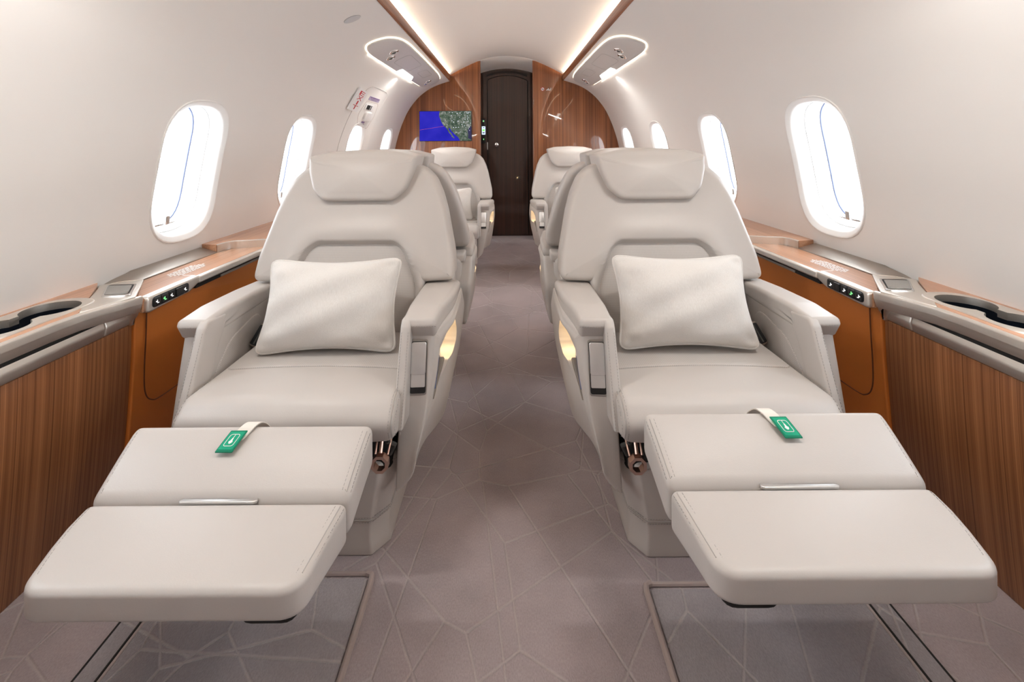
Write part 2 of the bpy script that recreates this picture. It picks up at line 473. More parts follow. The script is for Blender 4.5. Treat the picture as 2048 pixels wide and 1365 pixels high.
def window(m, yc, idx):
    hole = win_outline(64)
    def ring(k, n): return [shell(yc+p[0]*k, SC+p[1]*(1-(1-k)*.78), n, m) for p in hole]
    def build(rs):
        V = []; F = []
        for k, n in rs: V += ring(k, n)
        for a in range(len(rs)-1):
            for i in range(64):
                j = (i+1) % 64; F.append((a*64+i, a*64+j, (a+1)*64+j, (a+1)*64+i))
        return V, F
    w = obj('window_%d' % idx, build([(1.0, .012), (1.0, -.001), (.993, -.004), (.978, -.0045), (.965, -.003), (.90, .004), (.875, .008), (.862, .014), (.857, .022), (.852, .055), (.83, .062), (.825, .066), (.82, .10), (.80, .106), (.79, .125)]), 'white', kind='structure', sharp=50)
    w['label'] = 'oval cabin window with white moulded frame'
    obj('window_gasket', tube([tuple(p) for p in ring(.786, .118)], .0032, 6, True), 'gasket', w, sharp=0)
    obj('reveal_groove', tube([tuple(p) for p in ring(.838, .060)], .0022, 6, True), 'psu', w, sharp=0)
    r = ring(.79, .124); V = r+[tuple(sum(c)/64 for c in zip(*r))]
    obj('pane', (V, [(i, (i+1) % 64, 64) for i in range(64)]), 'glass', w)
    # shade handle: small metal tab at the foot of the opening
    def f(a, b, c): return shell(yc+a, SC+.205+b, c, m)
    obj('shade_handle', join(slab(rp([(-.075, -.003), (.055, -.003), (.055, .004), (-.075, .004)], .003, 3), .058, .066, .001, f=f),
                             slab(rp([(-.028, -.030), (-.008, -.030), (-.008, .002), (-.028, .002)], .003, 3), .046, .060, .002, f=f)), 'metal_z', w)
    return w
i = 0
for m in (-1, 1):
    for y in WIN_Y:
        i += 1; window(m, y, i)

# centre ceiling panel and cove backs
CP = cr([(-.66, .688), (-.60, .727), (-.45, .808), (-.287, .880), (-.15, .915), (0, .926), (.15, .915), (.287, .880), (.45, .808), (.60, .727), (.66, .688)], 8)
V = []; F = []
ys = [Y0, 0, 1.5, 3, YB+.02]
for x, z in CP:
    for y in ys: V.append((x, y, CAMZ+z))
for a in range(len(CP)-1):
    for b in range(len(ys)-1): F.append((a*5+b, a*5+b+1, (a+1)*5+b+1, (a+1)*5+b))
obj('ceiling', (V, F), 'wall', kind='structure', sharp=60)
k_ = 0
for m in (-1, 1):
    k_ += 1
    # polished wooden rail, a thin upright board
    g = slab(rp([(.589, .664), (.594, .668), (.582, .722), (.575, .722)], .002, 2, .1), Y0, YB, .0, r0=0, f=lambda a, b, c: (m*a, c, CAMZ+b))
    r = obj('trim_%d' % k_, g, 'wood_rail', kind='structure', label='polished walnut ceiling rail')
    # closed trough behind it
    obj('trim_%d' % (k_+2), slab([(.590, .672), (.60, .668), (.675, .68), (.675, .74), (.668, .74), (.668, .69), (.592, .690)], Y0, YB, 0, r0=0, f=lambda a, b, c: (m*a, c, CAMZ+b)), 'wall', kind='structure')

# floor
fl = obj('floor', box(-1.24, 1.24, Y0, YD+.02, -.05, 0), 'carpet', kind='structure')

# fore bulkhead in two leaves
ceil_right = [p for p in CP if .285 <= p[0] <= .60]
def bulk_outline():
    pts = [(.282, -1.0), (1.235, -1.0)]
    arch = [prof(s) for s in [PS[-1]*.58-.0*i for i in range(1)]]
    pr = [(x+.012, z+.004) for x, z in PC if z > -.6][::6]
    pts += pr[::-1]
    pts += [(.60, .74)]
    pts += [(x, z+.01) for x, z in ceil_right[::-1]]
    pts += [(.282, .893)]
    return pts
for m, nm in ((-1, 'wall_front'), (1, 'wall_front.001')):
    o = obj(nm, slab(bulk_outline(), YB, YB+.045, .004, r0=.004, nr=2, f=lambda a, b, c: (m*a, c, CAMZ+b)), 'wood_z', kind='structure')
    # rounded jamb
    obj('jamb_strip', tube([(m*.280, YB+.008, 0.0), (m*.280, YB+.008, CAMZ+.888)], .009, 10), 'wood_z', o)
# back wall of the cabin behind the camera
bo = [(-x, z) for x, z in PC[::8]]; bo = [(-.587, .672), (-.60, .74)]+[p for p in CP if abs(p[0]) < .6]+[(.60, .74), (.587, .672)]+[p for p in PC[::8]]+[(1.215, -1), (-1.215, -1)]+[(-x, z) for x, z in PC[::8]][::-1]
obj('wall_back', slab(bo, Y0-.04, Y0, 0, r0=0, f=lambda a, b, c: (a, c, CAMZ+b)), 'wall', kind='structure')
# alcove and door
arc = [(x, .926-.045*(x/.282)**2-.0) for x in [(-.290+.58*i/16) for i in range(17)]]
V = []; F = []
for x, z in arc: V += [(x, YB-.004, CAMZ+z), (x, YD, CAMZ+z-.088)]
for i in range(16): F.append((2*i, 2*i+1, 2*i+3, 2*i+2))
al = obj('ceiling.001', (V, F), 'white', kind='structure', sharp=60)
obj('arch_bead', tube([(x, YB-.006, CAMZ+z+.002) for x, z in arc], .0045, 8), 'white', al)
for m, nm in ((-1, 'wall_left.001'), (1, 'wall_right.001')):
    obj(nm, box(min(m*.282, m*.30), max(m*.282, m*.30), YB+.03, YD, 0, CAMZ+.9), 'wood_dark', kind='structure')
dr = obj('door_1', slab([(-.32, -1), (.32, -1), (.32, .96), (-.32, .96)], YD, YD+.03, 0, r0=0, f=lambda a, b, c: (a, c, CAMZ+b)), 'wood_dark', kind='structure', label='dark glossy walnut door at the end of the aisle')
obj('door_leaf', slab(rp([(-.206, -.985, .004), (.226, -.985, .004), (.226, .698, .02)]+[(.21-.40*i/14, .757-.052*((.21-.40*i/14)/.216)**2, .0) for i in range(15)]+[(-.206, .706, .02)], .0, 3, .3), YD-.012, YD-.002, .003, r0=0, nr=2, f=lambda a, b, c: (a, c, CAMZ+b)), 'wood_dark', dr)
obj('door_seam', tube([(-.212, YD-.002, .02), (-.212, YD-.002, CAMZ+.70), *[(x, YD-.002, CAMZ+.765-.050*(x/.216)**2) for x in [-.20+.42*i/14 for i in range(15)]], (.232, YD-.002, CAMZ+.70), (.232, YD-.002, .02)], .004, 6), 'gap', dr)
kn = Matrix.Translation((-.115, YD-.012, CAMZ+.003)) @ Matrix.Rotation(PI/2, 4, 'X')
obj('door_knob', lathe([(.010, 0), (.010, .018), (.020, .022), (.024, .032), (.022, .042), (.012, .047)], 20, kn), 'chrome', dr, label='round silver knob')
obj('door_hinge', box(-.218, -.210, YD-.006, YD, CAMZ-.05, CAMZ+.03), 'metal_z', dr)
vs = []
for i in range(34):
    x = -.215+.43*i/33; z = .805-.055*(x/.25)**2
    vs.append(box(x-.004, x+.004, YD-.006, YD+.001, CAMZ+z-.014, CAMZ+z+.014))
obj('vent_slats', join(*vs), 'gap', dr, kind='stuff')
# ------------------------------------------------------------------ fittings on bulkhead
t = thing('cabin_control_panel', 'narrow column of tiny lit cabin controls on the dark door jamb', 'control panel', (-.256, YD-.001, CAMZ+.17))
obj('backplate', slab(rp([(-.022, -.15), (.022, -.15), (.022, .12), (-.022, .12)], .006, 3), 0, .006, .001, f=lambda a, b, c: (a, -c, b)), 'black', t)
dsp = obj('display', slab(rp([(-.019, -.045), (.019, -.045), (.019, .045), (-.019, .045)], .003, 3), .006, .009, .001, f=lambda a, b, c: (a, -c, b-.01)), emit('display_blue', (.62, .78, 1), .9), t, label='pale blue lit display')
obj('display_band', box(-.013, .013, -.0105, -.008, -.018, .004), emit('display_green', (.2, .75, .1), .9), dsp)
obj('icon', box(-.008, .009, -.0103, -.008, .016, .024), 'darkgrey', dsp); obj('icon', box(-.012, .012, -.0103, -.008, -.042, -.028), plain('display_grey', (.25, .35, .5)), dsp)
obj('indicator', join(box(-.010, .010, -.008, -.005, .082, .085), box(-.010, .010, -.008, -.005, .101, .104), box(-.010, -.007, -.008, -.005, .082, .104), box(.007, .010, -.008, -.005, .082, .104)), 'metal_z', t)
obj('indicator', box(-.005, .004, -.009, -.005, .088, .098), 'glyph_green', t, label='green lit symbol')
obj('indicator', box(-.003, .003, -.009, -.005, -.112, -.100), 'glyph_green', t, label='green lit dot')

# monitor with moving map
SX0, SX1, SZ0, SZ1 = -.909, -.371, .047, .355
t = thing('wall_monitor', 'flat screen showing a blue map with a coastline on the left walnut bulkhead', 'screen', (SX0, YB, CAMZ+SZ1))
wdt, hgt = SX1-SX0, SZ1-SZ0
obj('housing', slab(rp([(-.004, -hgt-.004), (wdt+.004, -hgt-.004), (wdt+.004, .004), (-.004, .004)], .003, 2, .2), 0, .010, .001, f=lambda a, b, c: (a, -c, b)), 'black', t)
def mp(px, py): return ((px-297)/1490*wdt, -(py-180)/845*hgt)
obj('screen', ([(0, -.0105, 0), (wdt, -.0105, 0), (wdt, -.0105, -hgt), (0, -.0105, -hgt)], [(0, 1, 2, 3)]), 'sea', t)
coast = [(880, 180), (858, 260), (865, 340), (900, 420), (930, 500), (970, 560), (1000, 600), (1050, 650), (1100, 720), (1140, 790), (1200, 860), (1230, 920), (1290, 960), (1305, 940), (1250, 880), (1220, 820), (1170, 760), (1130, 690), (1140, 650), (1180, 690), (1220, 760), (1290, 820), (1340, 870), (1400, 920), (1440, 980), (1460, 1025), (1787, 1025), (1787, 180)]
def flat(pts, d):
    return [(mp(*p)[0], -d, mp(*p)[1]) for p in pts], [tuple(range(len(pts)))]
obj('map_land', flat(coast, .0112), 'land', t)
obj('map_gulf', flat([(1787, 610), (1740, 640), (1700, 700), (1680, 760), (1700, 850), (1690, 950), (1787, 1000)], .0117), 'gulf', t)
cl = []
for i in range(46):
    x = random.gauss(1650, 90) if i < 30 else random.uniform(1150, 1500); y = random.uniform(190, 900) if i < 30 else random.uniform(220, 700)
    x = min(1775, x); a, b = mp(x, y); s = random.uniform(.0012, .0032); cl.append(box(a-s, a+s, -.0125, -.0118, b-s, b+s))
obj('city_lights', join(*cl), 'citylight', t, kind='stuff')
a, b = mp(300, 712); c, d = mp(1000, 605)
obj('route_line', tube([(a, -.0115, b), (c, -.0115, d)], .0012, 4), 'route', t)

# seat belt and no-smoking symbols
t = thing('no_smoking_symbol', 'tiny round no-smoking symbol on the right walnut bulkhead', 'sign', (.376, YB-.001, CAMZ+.580))
ringp = [(.019*math.cos(a), -.001, .019*math.sin(a)) for a in [2*PI*i/24 for i in range(24)]]
obj('symbol_disc', lathe([(.018, 0), (.018, .001)], 24, Matrix.Rotation(PI/2, 4, 'X')), 'signwhite', t)
obj('symbol_ring', tube(ringp, .0032, 6, True), plain('sign_red', (.5, .08, .08)), t)
obj('symbol_bar', tube([(-.013, -.002, .013), (.013, -.002, -.013)], .002, 6), plain('sign_red2', (.5, .08, .08)), t)
obj('symbol_cigarette', box(-.012, .010, -.004, -.0015, -.004, .001), 'darkgrey', t)
t = thing('seat_belt_symbol', 'tiny seat belt symbol beside the no-smoking sign on walnut bulkhead', 'sign', (.436, YB-.001, CAMZ+.580))
obj('symbol_figure', join(tube([(-.022, -.001, -.011), (-.006, -.001, -.007), (.008, -.001, -.012), (.022, -.001, -.010), (.026, -.001, .012)], .0035, 6), tube([(-.010, -.001, -.006), (0, -.001, .006), (.010, -.001, -.006)], .004, 6)), 'signwhite', t)
obj('symbol_head', lathe([(.005, 0), (.005, .003)], 12, Matrix.Translation((.0, 0, .012)) @ Matrix.Rotation(PI/2, 4, 'X')), 'darkgrey', t)

# ------------------------------------------------------------------ passenger service units
def psu(m, dy, label):
    t = thing('service_unit', label, 'ceiling panel', (0, dy, 0), 0, None)
    ol = ccw(dedupe(cr([(2.602, .225), (2.612, .165), (2.65, .110), (2.74, .066), (2.90, .046), (3.2, .041), (3.6, .040), (3.95, .041), (4.18, .047), (4.36, .066), (4.46, .105), (4.485, .165), (4.44, .225), (4.33, .258), (4.1, .266), (3.6, .270), (3.1, .273), (2.80, .274), (2.69, .266), (2.63, .250)], 5, True)))
    def f(a, b, c): return shell(a, b, -c, m)
    body = obj('housing', slab(ol, -.004, .020, .012, r0=0, nf=6, nr=3, f=f), 'psu', t)
    cy, cs = 3.5, .16
    def near(p, k): return (cy+(p[0]-cy)*(1+k*.6), cs+(p[1]-cs)*(1+k*5))
    glow = [p for p in ol]
    # LED outline runs round the near end and along both sides, open at the far end
    idx = sorted(range(len(ol)), key=lambda i: -ol[i][0])[0]
    seq = ol[idx:]+ol[:idx]
    runA = [p for p in seq if p[0] < 4.42]
    # split where gap between consecutive points is big
    gi = max(range(len(runA)), key=lambda i: math.hypot(runA[i][0]-runA[i-1][0], runA[i][1]-runA[i-1][1]))
    runA = runA[gi:]+runA[:gi]
    obj('light_outline', tube([shell(p[0]+(p[0]-cy)*.004, p[1]+(p[1]-cs)*.03, -.003, m) for p in runA], .0027, 6), 'led', t, label='warm glowing outline')
    obj('reading_lamp', slab(rp([(3.40, .222), (3.78, .222), (3.86, .262), (3.36, .268)], .02, 4, .05), .012, .023, .003, f=f), 'lens', t, label='bright white lens')
    obj('hatch_line', tube([shell(p[0], p[1], -.0205, m) for p in rp([(3.10, .085), (3.52, .085), (3.55, .21), (3.12, .22)], .04, 6, .05)], .0012, 4, True), 'psu_line', t)
    obj('hatch_line', tube([shell(p[0], p[1], -.0205, m) for p in rp([(3.72, .085), (4.0, .085), (4.0, .17), (3.72, .17)], .03, 6, .05)], .0012, 4, True), 'psu_line', t)
    obj('indicator_lamp', lathe([(.006, 0), (.004, .003)], 10, Matrix.Translation(f(3.62, .13, .020)) @ Matrix.Rotation(PI, 4, 'X')), 'white', t)
    def gasper(y, s, r):
        o = Vector(f(y, s, .018)); n = (Vector(f(y, s, .05))-o).normalized(); q = n.to_track_quat('Z', 'Y').to_matrix().to_4x4()
        mt = Matrix.Translation(o) @ q
        g = obj('air_nozzle', lathe([(r*1.15, -.002), (r*1.15, .004), (r, .010), (r*.72, .012), (r*.62, .004), (r*.3, .003)], 20, mt), 'chrome', t)
        obj('nozzle_centre', lathe([(r*.5, .0), (r*.5, .010), (r*.25, .014)], 14, mt), 'darkgrey', g)
    gasper(2.90, .155, .030); gasper(2.99, .205, .030); gasper(4.22, .165, .026); gasper(4.26, .20, .020)
    # its lamps
    p = Vector(f(3.6, .245, .03)); d = Vector((-m*.25, 0, -1))
    l = area('service_unit_lamp', (0, 0, 0), .35, .04, d, 3.2 if dy == 0 else 4.0, (1, .96, .91)); l.parent = t; l.location = p
    l.rotation_euler = d.to_track_quat('-Z', 'X').to_euler()
    p = Vector(f(3.40, .279, .006)); d = Vector((m*.62, 0, -.78)); l = area('service_unit_wash', (0, 0, 0), 1.3, .004, d, .22, (1, .92, .80)); l.parent = t; l.location = p
    rot = Matrix((( 0, 0, 0),)*3)
    zax = -d.normalized(); xax = Vector((0, 1, 0)); yax = zax.cross(xax)
    l.rotation_euler = Matrix((xax, yax, zax)).transposed().to_euler()
    return t
psu(-1, 0, 'left overhead service unit with glowing outline, lamp and air nozzles')
psu(1, 0, 'right overhead service unit with glowing outline, lamp and air nozzles')
psu(-1, -2.72, 'left overhead service unit above the nearest seat'); psu(1, -2.72, 'right overhead service unit above the nearest seat')

# round speaker grille in the left lining
t = thing('ceiling_speaker', 'grey oval speaker grille in the lining above the left service unit', 'speaker')
disc = [(2.187+.034*math.cos(a), .170+.042*math.sin(a)) for a in [2*PI*i/40 for i in range(40)]]
obj('grille', slab(disc, -.001, .003, .0015, r0=0, nf=3, nr=2, f=lambda a, b, c: shell(a, b, -c, -1)), 'speaker', t)
obj('rim', tube([shell(a, b, 0, -1) for a, b in disc], .0014, 6, True), 'psu_line', t)

# ------------------------------------------------------------------ emergency exit on the left
t = thing('exit_hatch', 'emergency exit panel outline with release handle around the left window', 'hatch')
def L(a, b, c=0): return shell(a, b, -c, -1)
obj('panel_seam', tube([L(*p) for p in cr([(3.09, 1.32), (3.09, 1.0), (3.12, .80), (3.17, .62), (3.22, .51), (3.27, .475), (3.34, .468), (3.5, .466), (3.68, .470)], 6)], .0022, 6), 'seam', t)
obj('panel_seam', tube([L(*p) for p in cr([(3.70, .475), (3.75, .50), (3.755, .60), (3.75, .80), (3.745, 1.0), (3.74, 1.3)], 6)], .0012, 6), 'white', t)
obj('handle_recess', tube([L(*p) for p in rp([(3.36, .585), (3.66, .585), (3.68, .70), (3.60, .80), (3.36, .78), (3.30, .70)], .04, 6, .05)], .0012, 6, True), 'lip', t)
obj('release_handle', slab(rp([(3.42, .665), (3.54, .66), (3.62, .735), (3.42, .74)], .03, 6, .03), 0, .022, .010, r0=0, nf=3, f=L), 'white', t)
lt = obj('latch_window', slab(rp([(3.37, .605), (3.56, .605), (3.56, .655), (3.37, .655)], .008, 4, .05), 0, .006, .002, r0=0, f=L), 'white', t)
obj('latch_opening', slab(rp([(3.40, .612), (3.51, .612), (3.51, .648), (3.40, .648)], .003, 3, .05), .005, .0075, .001, r0=0, f=L), 'gap', lt)
obj('latch_bar', slab(rp([(3.475, .614), (3.485, .614), (3.485, .646), (3.475, .646)], .001, 2, .05), .007, .009, .001, r0=0, f=L), 'white', lt)
lab = obj('placard', slab(rp([(3.37, .542), (3.63, .542), (3.63, .573), (3.37, .573)], .002, 2, .05), 0, .002, .0005, r0=0, f=L), 'lilac', t, label='lilac instruction placard with violet print')
bars = []
for row, (s, y0, y1, w) in enumerate(((.548, 3.385, 3.615, .0045), (.558, 3.40, 3.60, .0022), (.566, 3.43, 3.57, .0022))):
    y = y0
    while y < y1:
        d = random.uniform(.008, .022); bars.append(slab([(y, s-w), (min(y1, y+d), s-w), (min(y1, y+d), s+w), (y, s+w)], .0015, .0026, 0, r0=0, f=L)); y += d+.006
obj('print', join(*bars), 'violet', lab, kind='stuff')
obj('small_placard', join(slab([(3.43, .748), (3.50, .748), (3.50, .757), (3.43, .757)], 0, .0015, 0, r0=0, f=L), slab([(3.43, .763), (3.50, .763), (3.50, .772), (3.43, .772)], 0, .0015, 0, r0=0, f=L)), 'violet', t)
# exit sign: projecting white sign plate facing the camera side
t = thing('exit_sign', 'white sign with red letters EXIT on the left lining beside the hatch', 'sign')
A = Vector(L(3.11, .515)); # top outer corner
# plate built from four corners (back-projected on the lining, near edge stands 3 cm off it)
def at(px, py, y): return Vector(((px-1014)*y/900, y, CAMZ+(290-py)*y/900))
p1 = at(722, 173, 3.04); p2 = at(737, 184, 3.17); p3 = at(714, 223, 3.14); p4 = at(696, 216, 3.01)
def bl(u, v, d=0.):
    n = (p2-p1).cross(p4-p1).normalized()
    if n.y > 0: n = -n
    q = p1.lerp(p2, u).lerp(p4.lerp(p3, u), v); return tuple(q+n*d)
V = [bl(0, 0), bl(1, 0), bl(1, 1), bl(0, 1)]+[bl(0, 0, -.010), bl(1, 0, -.010), bl(1, 1, -.010), bl(0, 1, -.010)]
obj('sign_box', (V, [(0, 1, 2, 3), (0, 4, 5, 1), (1, 5, 6, 2), (2, 6, 7, 3), (3, 7, 4, 0), (4, 7, 6, 5)]), 'signwhite', t)
obj('sign_bracket', tube([bl(.5, .3, -.008), tuple(Vector(bl(.5, .3))+Vector((-.05, .06, .03)))], .008, 8), 'signwhite', t)
for i, ch in enumerate('EXIT'):
    g = text_geo(ch, 1.0, 0)
    xs = [v[0] for v in g[0]]; zs = [v[1] for v in g[0]]; cx, cz = (min(xs)+max(xs))/2, (min(zs)+max(zs))/2
    hh = max(zs)-min(zs); ww = max(xs)-min(xs)
    def ff(x, y, z):
        nu = .5+(x-cx)/ww*(.56 if ch != 'I' else .12); nv = (i+.5)/4*.86+.07-(y-cz)/hh*.185
        return bl(nu, nv, .0012)
    obj('letter', xf(g, ff), 'red', t, sharp=0)

# ------------------------------------------------------------------ side cabinets
def cabinet(m, label):
    t = thing('side_cabinet', label, 'cabinet')
    def O(name, g, mat, par=t, **k): return obj(name, mirx(g, m), mat, par, **k)
    ZT = .60
    # near wooden top with the cup well cut out
    top = O('wood_top', slab(rp([(1.040, Y0), (1.222, Y0), (1.222, 1.34), (1.19, 1.304), (1.040, 1.09)], 0, 1, .2), ZT-.012, ZT, .001, r0=0, nr=1), 'wood_y')
    def lobes(k, n=64):
        # two circles joined by a neck
        c1, c2, r, nk = 1.110, .990, .056*k, .024*k
        pts = []
        for i in range(13):
            a = -PI/2+.62-(.62)+(-0)  # placeholder
        up = []
        a0 = math.radians(27)
        for i in range(33): a = -(PI-a0)+(2*(PI-a0))*i/32; up.append((1.128+r*math.sin(a), c1+r*math.cos(a)))
        lo = []
        for i in range(33): a = a0+(2*PI-2*a0)*i/32; lo.append((1.128+r*math.sin(a), c2+r*math.cos(a)))
        return up+lo
    well = lobes(1.0)
    bez = rp([(1.062, .91, .05), (1.194, .91, .05), (1.194, 1.190, .065), (1.062, 1.190, .065)], .05, 10, .03)
    cut = slab(well, ZT-.05, ZT+.05, 0, r0=0)
    boolcut(top, mirx(slab(well, ZT-.05, ZT+.05, 0, r0=0), m))
    bz = O('cup_holder', slab(bez, ZT-.004, ZT+.004, .003, r0=0, nr=3, nf=1), 'metal')
    boolcut(bz, mirx(slab(well, ZT-.05, ZT+.05, 0, r0=0), m))
    # well walls and felt floor
    well = lobes(.985); n = len(well); V = [(x, y, ZT+.003) for x, y in well]+[(x, y, ZT-.014) for x, y in well]+[(x, y, ZT-.055) for x, y in well]
    O('cup_well_rim', (V[:2*n], [(i, (i+1) % n, n+(i+1) % n, n+i) for i in range(n)]), 'metal', bz)
    V2 = V[n:]+[(1.128, 1.05, ZT-.055)]
    O('cup_well', (V2, [(i, (i+1) % n, n+(i+1) % n, n+i) for i in range(n)]+[(n+i, n+(i+1) % n, 2*n) for i in range(n)]), 'felt', bz)
    # metal corner panel with the recessed tray
    def zc(y): return ZT-.015*sst(1.10, 1.40, y)
    cp = O('corner_panel', slab(rp([(1.035, 1.084), (1.19, 1.304), (1.222, 1.345), (1.222, 1.405), (1.137, 1.405), (1.004, 1.213), (1.010, 1.17)], .004, 2, .04), 0, .004, .002, r0=0, nf=3, f=lambda a, b, c: (a, b, zc(b)-.001+c)), 'metal')
    O('corner_panel_base', slab(rp([(1.035, 1.084), (1.19, 1.304), (1.222, 1.345), (1.222, 1.405), (1.137, 1.405), (1.012, 1.213), (1.018, 1.17)], 0, 2, .1), -.012, 0, 0, r0=0, f=lambda a, b, c: (a, b, zc(b)-.001+c)), 'metal', cp)
    q = rp([(1.018, 1.214, .01), (1.090, 1.205, .01), (1.190, 1.335, .012), (1.108, 1.345, .012)], .01, 4, .04)
    def zf(a, b, c): return (a, b, zc(b)+.003+c)
    tr = O('tray', slab(q, 0, .004, .003, r0=0, nr=3, f=zf), 'chrome')
    cx, cy = 1.1015, 1.275
    q2 = [(cx+(a-cx)*.84, cy+(b-cy)*.84) for a, b in q]
    O('tray_recess', slab(q2, .003, .0045, 0, r0=0, f=zf), 'gap', tr)
    q3 = [(cx-.002+(a-cx)*.79, cy-.006+(b-cy)*.77) for a, b in q]
    O('tray_screen', slab(q3, .0045, .0055, .0004, r0=0, nr=1, f=zf), 'lcd', tr)
    # fascia: rounded nickel edge, bends inboard toward the corner
    def xo(y): return -.036*sst(1.05, 1.21, y)
    sec = rp([(1.0435, .6012, .002), (1.034, .5995, .006), (1.036, .580, .01), (1.043, .556, .004), (1.060, .556, .002), (1.060, .586, .002), (1.0435, .587, .002)], .004, 4, .02)
    O('fascia', slab(sec, Y0, 1.232, .002, nside=40, f=lambda a, b, c: (a+xo(c), c, b-.014*sst(1.10, 1.36, c)-.003*sst(1.08, 1.12, c)*0)), 'metal')
    O('corner_post', slab(rp([(1.195, .557, .004), (1.232, .557, .003), (1.236, .54, .01), (1.264, .503, .004), (1.252, .503, .004), (1.228, .545, .01)], .004, 5, .01), .0, .03, .002, r0=.004, nf=0, f=lambda a, b, c: (1.008+.038*sst(.556, .503, b)+c, a, b)), 'metal')
    O('wood_fillet', box(1.002, 1.03, 1.2325, 1.2385, .547, .5845), 'wood_y')
    O('shadow_gap', box(1.050, 1.064, Y0, 1.235, .545, .560), 'gap')
    ds = rp([(1.052, .551, .004), (1.075, .551, .004), (1.075, .507, .004), (1.050, .507, .006), (1.046, .53, .02)], .004, 4, .02)
    d1 = O('drawer_front', slab(ds, Y0, 1.168, .0015, nside=6, f=lambda a, b, c: (a, c, b)), 'metal')
    O('drawer_front', slab(ds, 1.171, 1.249, .004, nside=2, f=lambda a, b, c: (a, c, b)), 'metal')
    # veneer side panel
    O('veneer_panel', slab(rp([(Y0, 0), (1.262, 0), (1.262, .505), (Y0, .505)], .002, 2, .06), 0, .03, .002, nf=6, f=lambda a, b, c: (1.055+.040*max(0, (.505-b)/.505)**1.5+c, a, b)), 'wood_side')
    # tan leather panels
    O('leather_panel', slab(rp([(1.264, 0), (YB, 0), (YB, .556), (1.264, .556)], .004, 3, .15), 0, .03, .004, f=lambda a, b, c: (1.046+c+.040*max(0, (.55-b)/.55)**1.5, a, b)), 'tan')
    O('panel_seam', tube([(1.044+.040*((.55-z)/.55)**1.5, y, z) for y, z in cr([(1.300, .55), (1.300, .45), (1.300, .36), (1.308, .29), (1.335, .252), (1.39, .240), (1.6, .240)], 6)], .0018, 6), 'tan_dark')
    # far wooden top, lower by 1.5 cm, with upstand
    wt = O('wood_top', slab(rp([(1.008, 1.213), (1.137, 1.405), (1.139, 1.796), (1.12, 1.84), (1.068, 1.852), (1.004, 1.872)], .0, 2, .2), .555, .585, .001, r0=0, nr=1), 'wood_y')
    pr_ = []
    for r_ in range(7):
        x = 1.055+.008*r_; y0 = 1.44+.006*abs(3-r_); y1 = 1.60-.009*abs(3-r_); y = y0
        while y < y1:
            d = random.uniform(.006, .02); pr_.append(box(x, x+.0035, y, min(y1, y+d), .5852, .5858)); y += d+.004
    O('table_placard', join(*pr_), 'tagwhite', wt, kind='stuff')
    O('inlay_line', box(1.012, 1.05, 1.452, 1.456, .5850, .5856), 'white', wt)
    O('upstand', join(slab(rp([(1.139, 1.405), (1.222, 1.345), (1.222, 1.78), (1.139, 1.765)], .0, 2, .1), 0, .02, .002, nf=2, f=lambda a, b, c: (a, b, .568+c+.016*(a-1.137)/.08*sst(1.34, 1.43, b)))), 'metal_dark')
    path = cr([(1.140, 1.765), (1.139, 1.796), (1.12, 1.836), (1.068, 1.849), (1.012, 1.867), (.985, 1.872)], 6)
    V = []; F = []
    for x, y in path: V += [(x, y, .584), (x, y, .613), (x+.006, y+.005, .616), (x+.008, y+.010, .584)]
    for a in range(len(path)-1):
        for b in range(4): F.append((a*4+b, a*4+(b+1) % 4, (a+1)*4+(b+1) % 4, (a+1)*4+b))
    O('upstand_curve', (V, F), 'metal')
    O('raised_wood_top', slab([(1.222, 1.79), (1.222, YB), (.985, YB), (.985, 1.880)]+[(x+.006, y+.006) for x, y in path[::-1]], .585, .614, 0, r0=0), 'wood_y')
    # front rail of the table pocket
    rs = rp([(.990, .583, .006), (1.012, .585, .003), (1.012, .563, .002), (.988, .563, .006)], .004, 4, .02)
    O('table_rail', slab(rs, 1.445, YB-.01, .002, nside=4, f=lambda a, b, c: (a, c, b)), 'metal')
    O('table_gap', box(.998, 1.02, 1.44, YB, .548, .566), 'gap')
    O('table_leaf', box(.994, 1.012, 1.56, YB-.01, .550, .558), 'taupe')
    # control panel with buttons
    cs_ = rp([(1.238, .586, .012), (1.452, .586, .008), (1.462, .570, .006), (1.405, .548, .02), (1.238, .541, .012)], .01, 6, .02)
    def fc(a, b, c): return (.998-.35*(.586-b)*0-c-.0, a, b)
    cpn = O('control_panel', slab(cs_, -.02, .006, .006, r0=0, nr=4, nf=3, f=fc), 'metal')
    O('control_bezel', slab(rp([(1.254, .5805), (1.398, .5805), (1.398, .552), (1.254, .5505)], .012, 6, .02), .006, .0075, .001, r0=0, nr=2, f=fc), 'black', cpn)
    for i in range(5):
        y0 = 1.2575+.0275*i
        b = O('button' if i != 3 else 'volume_knob', slab(rp([(y0, .578), (y0+.0255, .578), (y0+.0255, .554), (y0, .553)], .003, 3, .02), .0075, .0105 if i != 3 else .013, .002, r0=0, nr=2, nf=1, f=fc), 'black', cpn)
        if i != 3:
            gl = join(*[slab([(y0+.006+dx, .562+dz), (y0+.006+dx+w, .562+dz), (y0+.006+dx+w, .562+dz+h), (y0+.006+dx, .562+dz+h)], .0105, .0110, 0, r0=0, f=fc) for dx, dz, w, h in ((-.001, .003, .003, .003), (.0035, .0005, .0016, .008), (.0035, -.001, .0065, .0016))])
            O('symbol', gl, 'glyph_green' if i == 1 else 'glyph', b)
    return t
cabinet(-1, 'left side cabinet with cup holder, nickel edge and walnut panel under the windows')
cabinet(1, 'right side cabinet with cup holder, nickel edge and walnut panel under the windows')

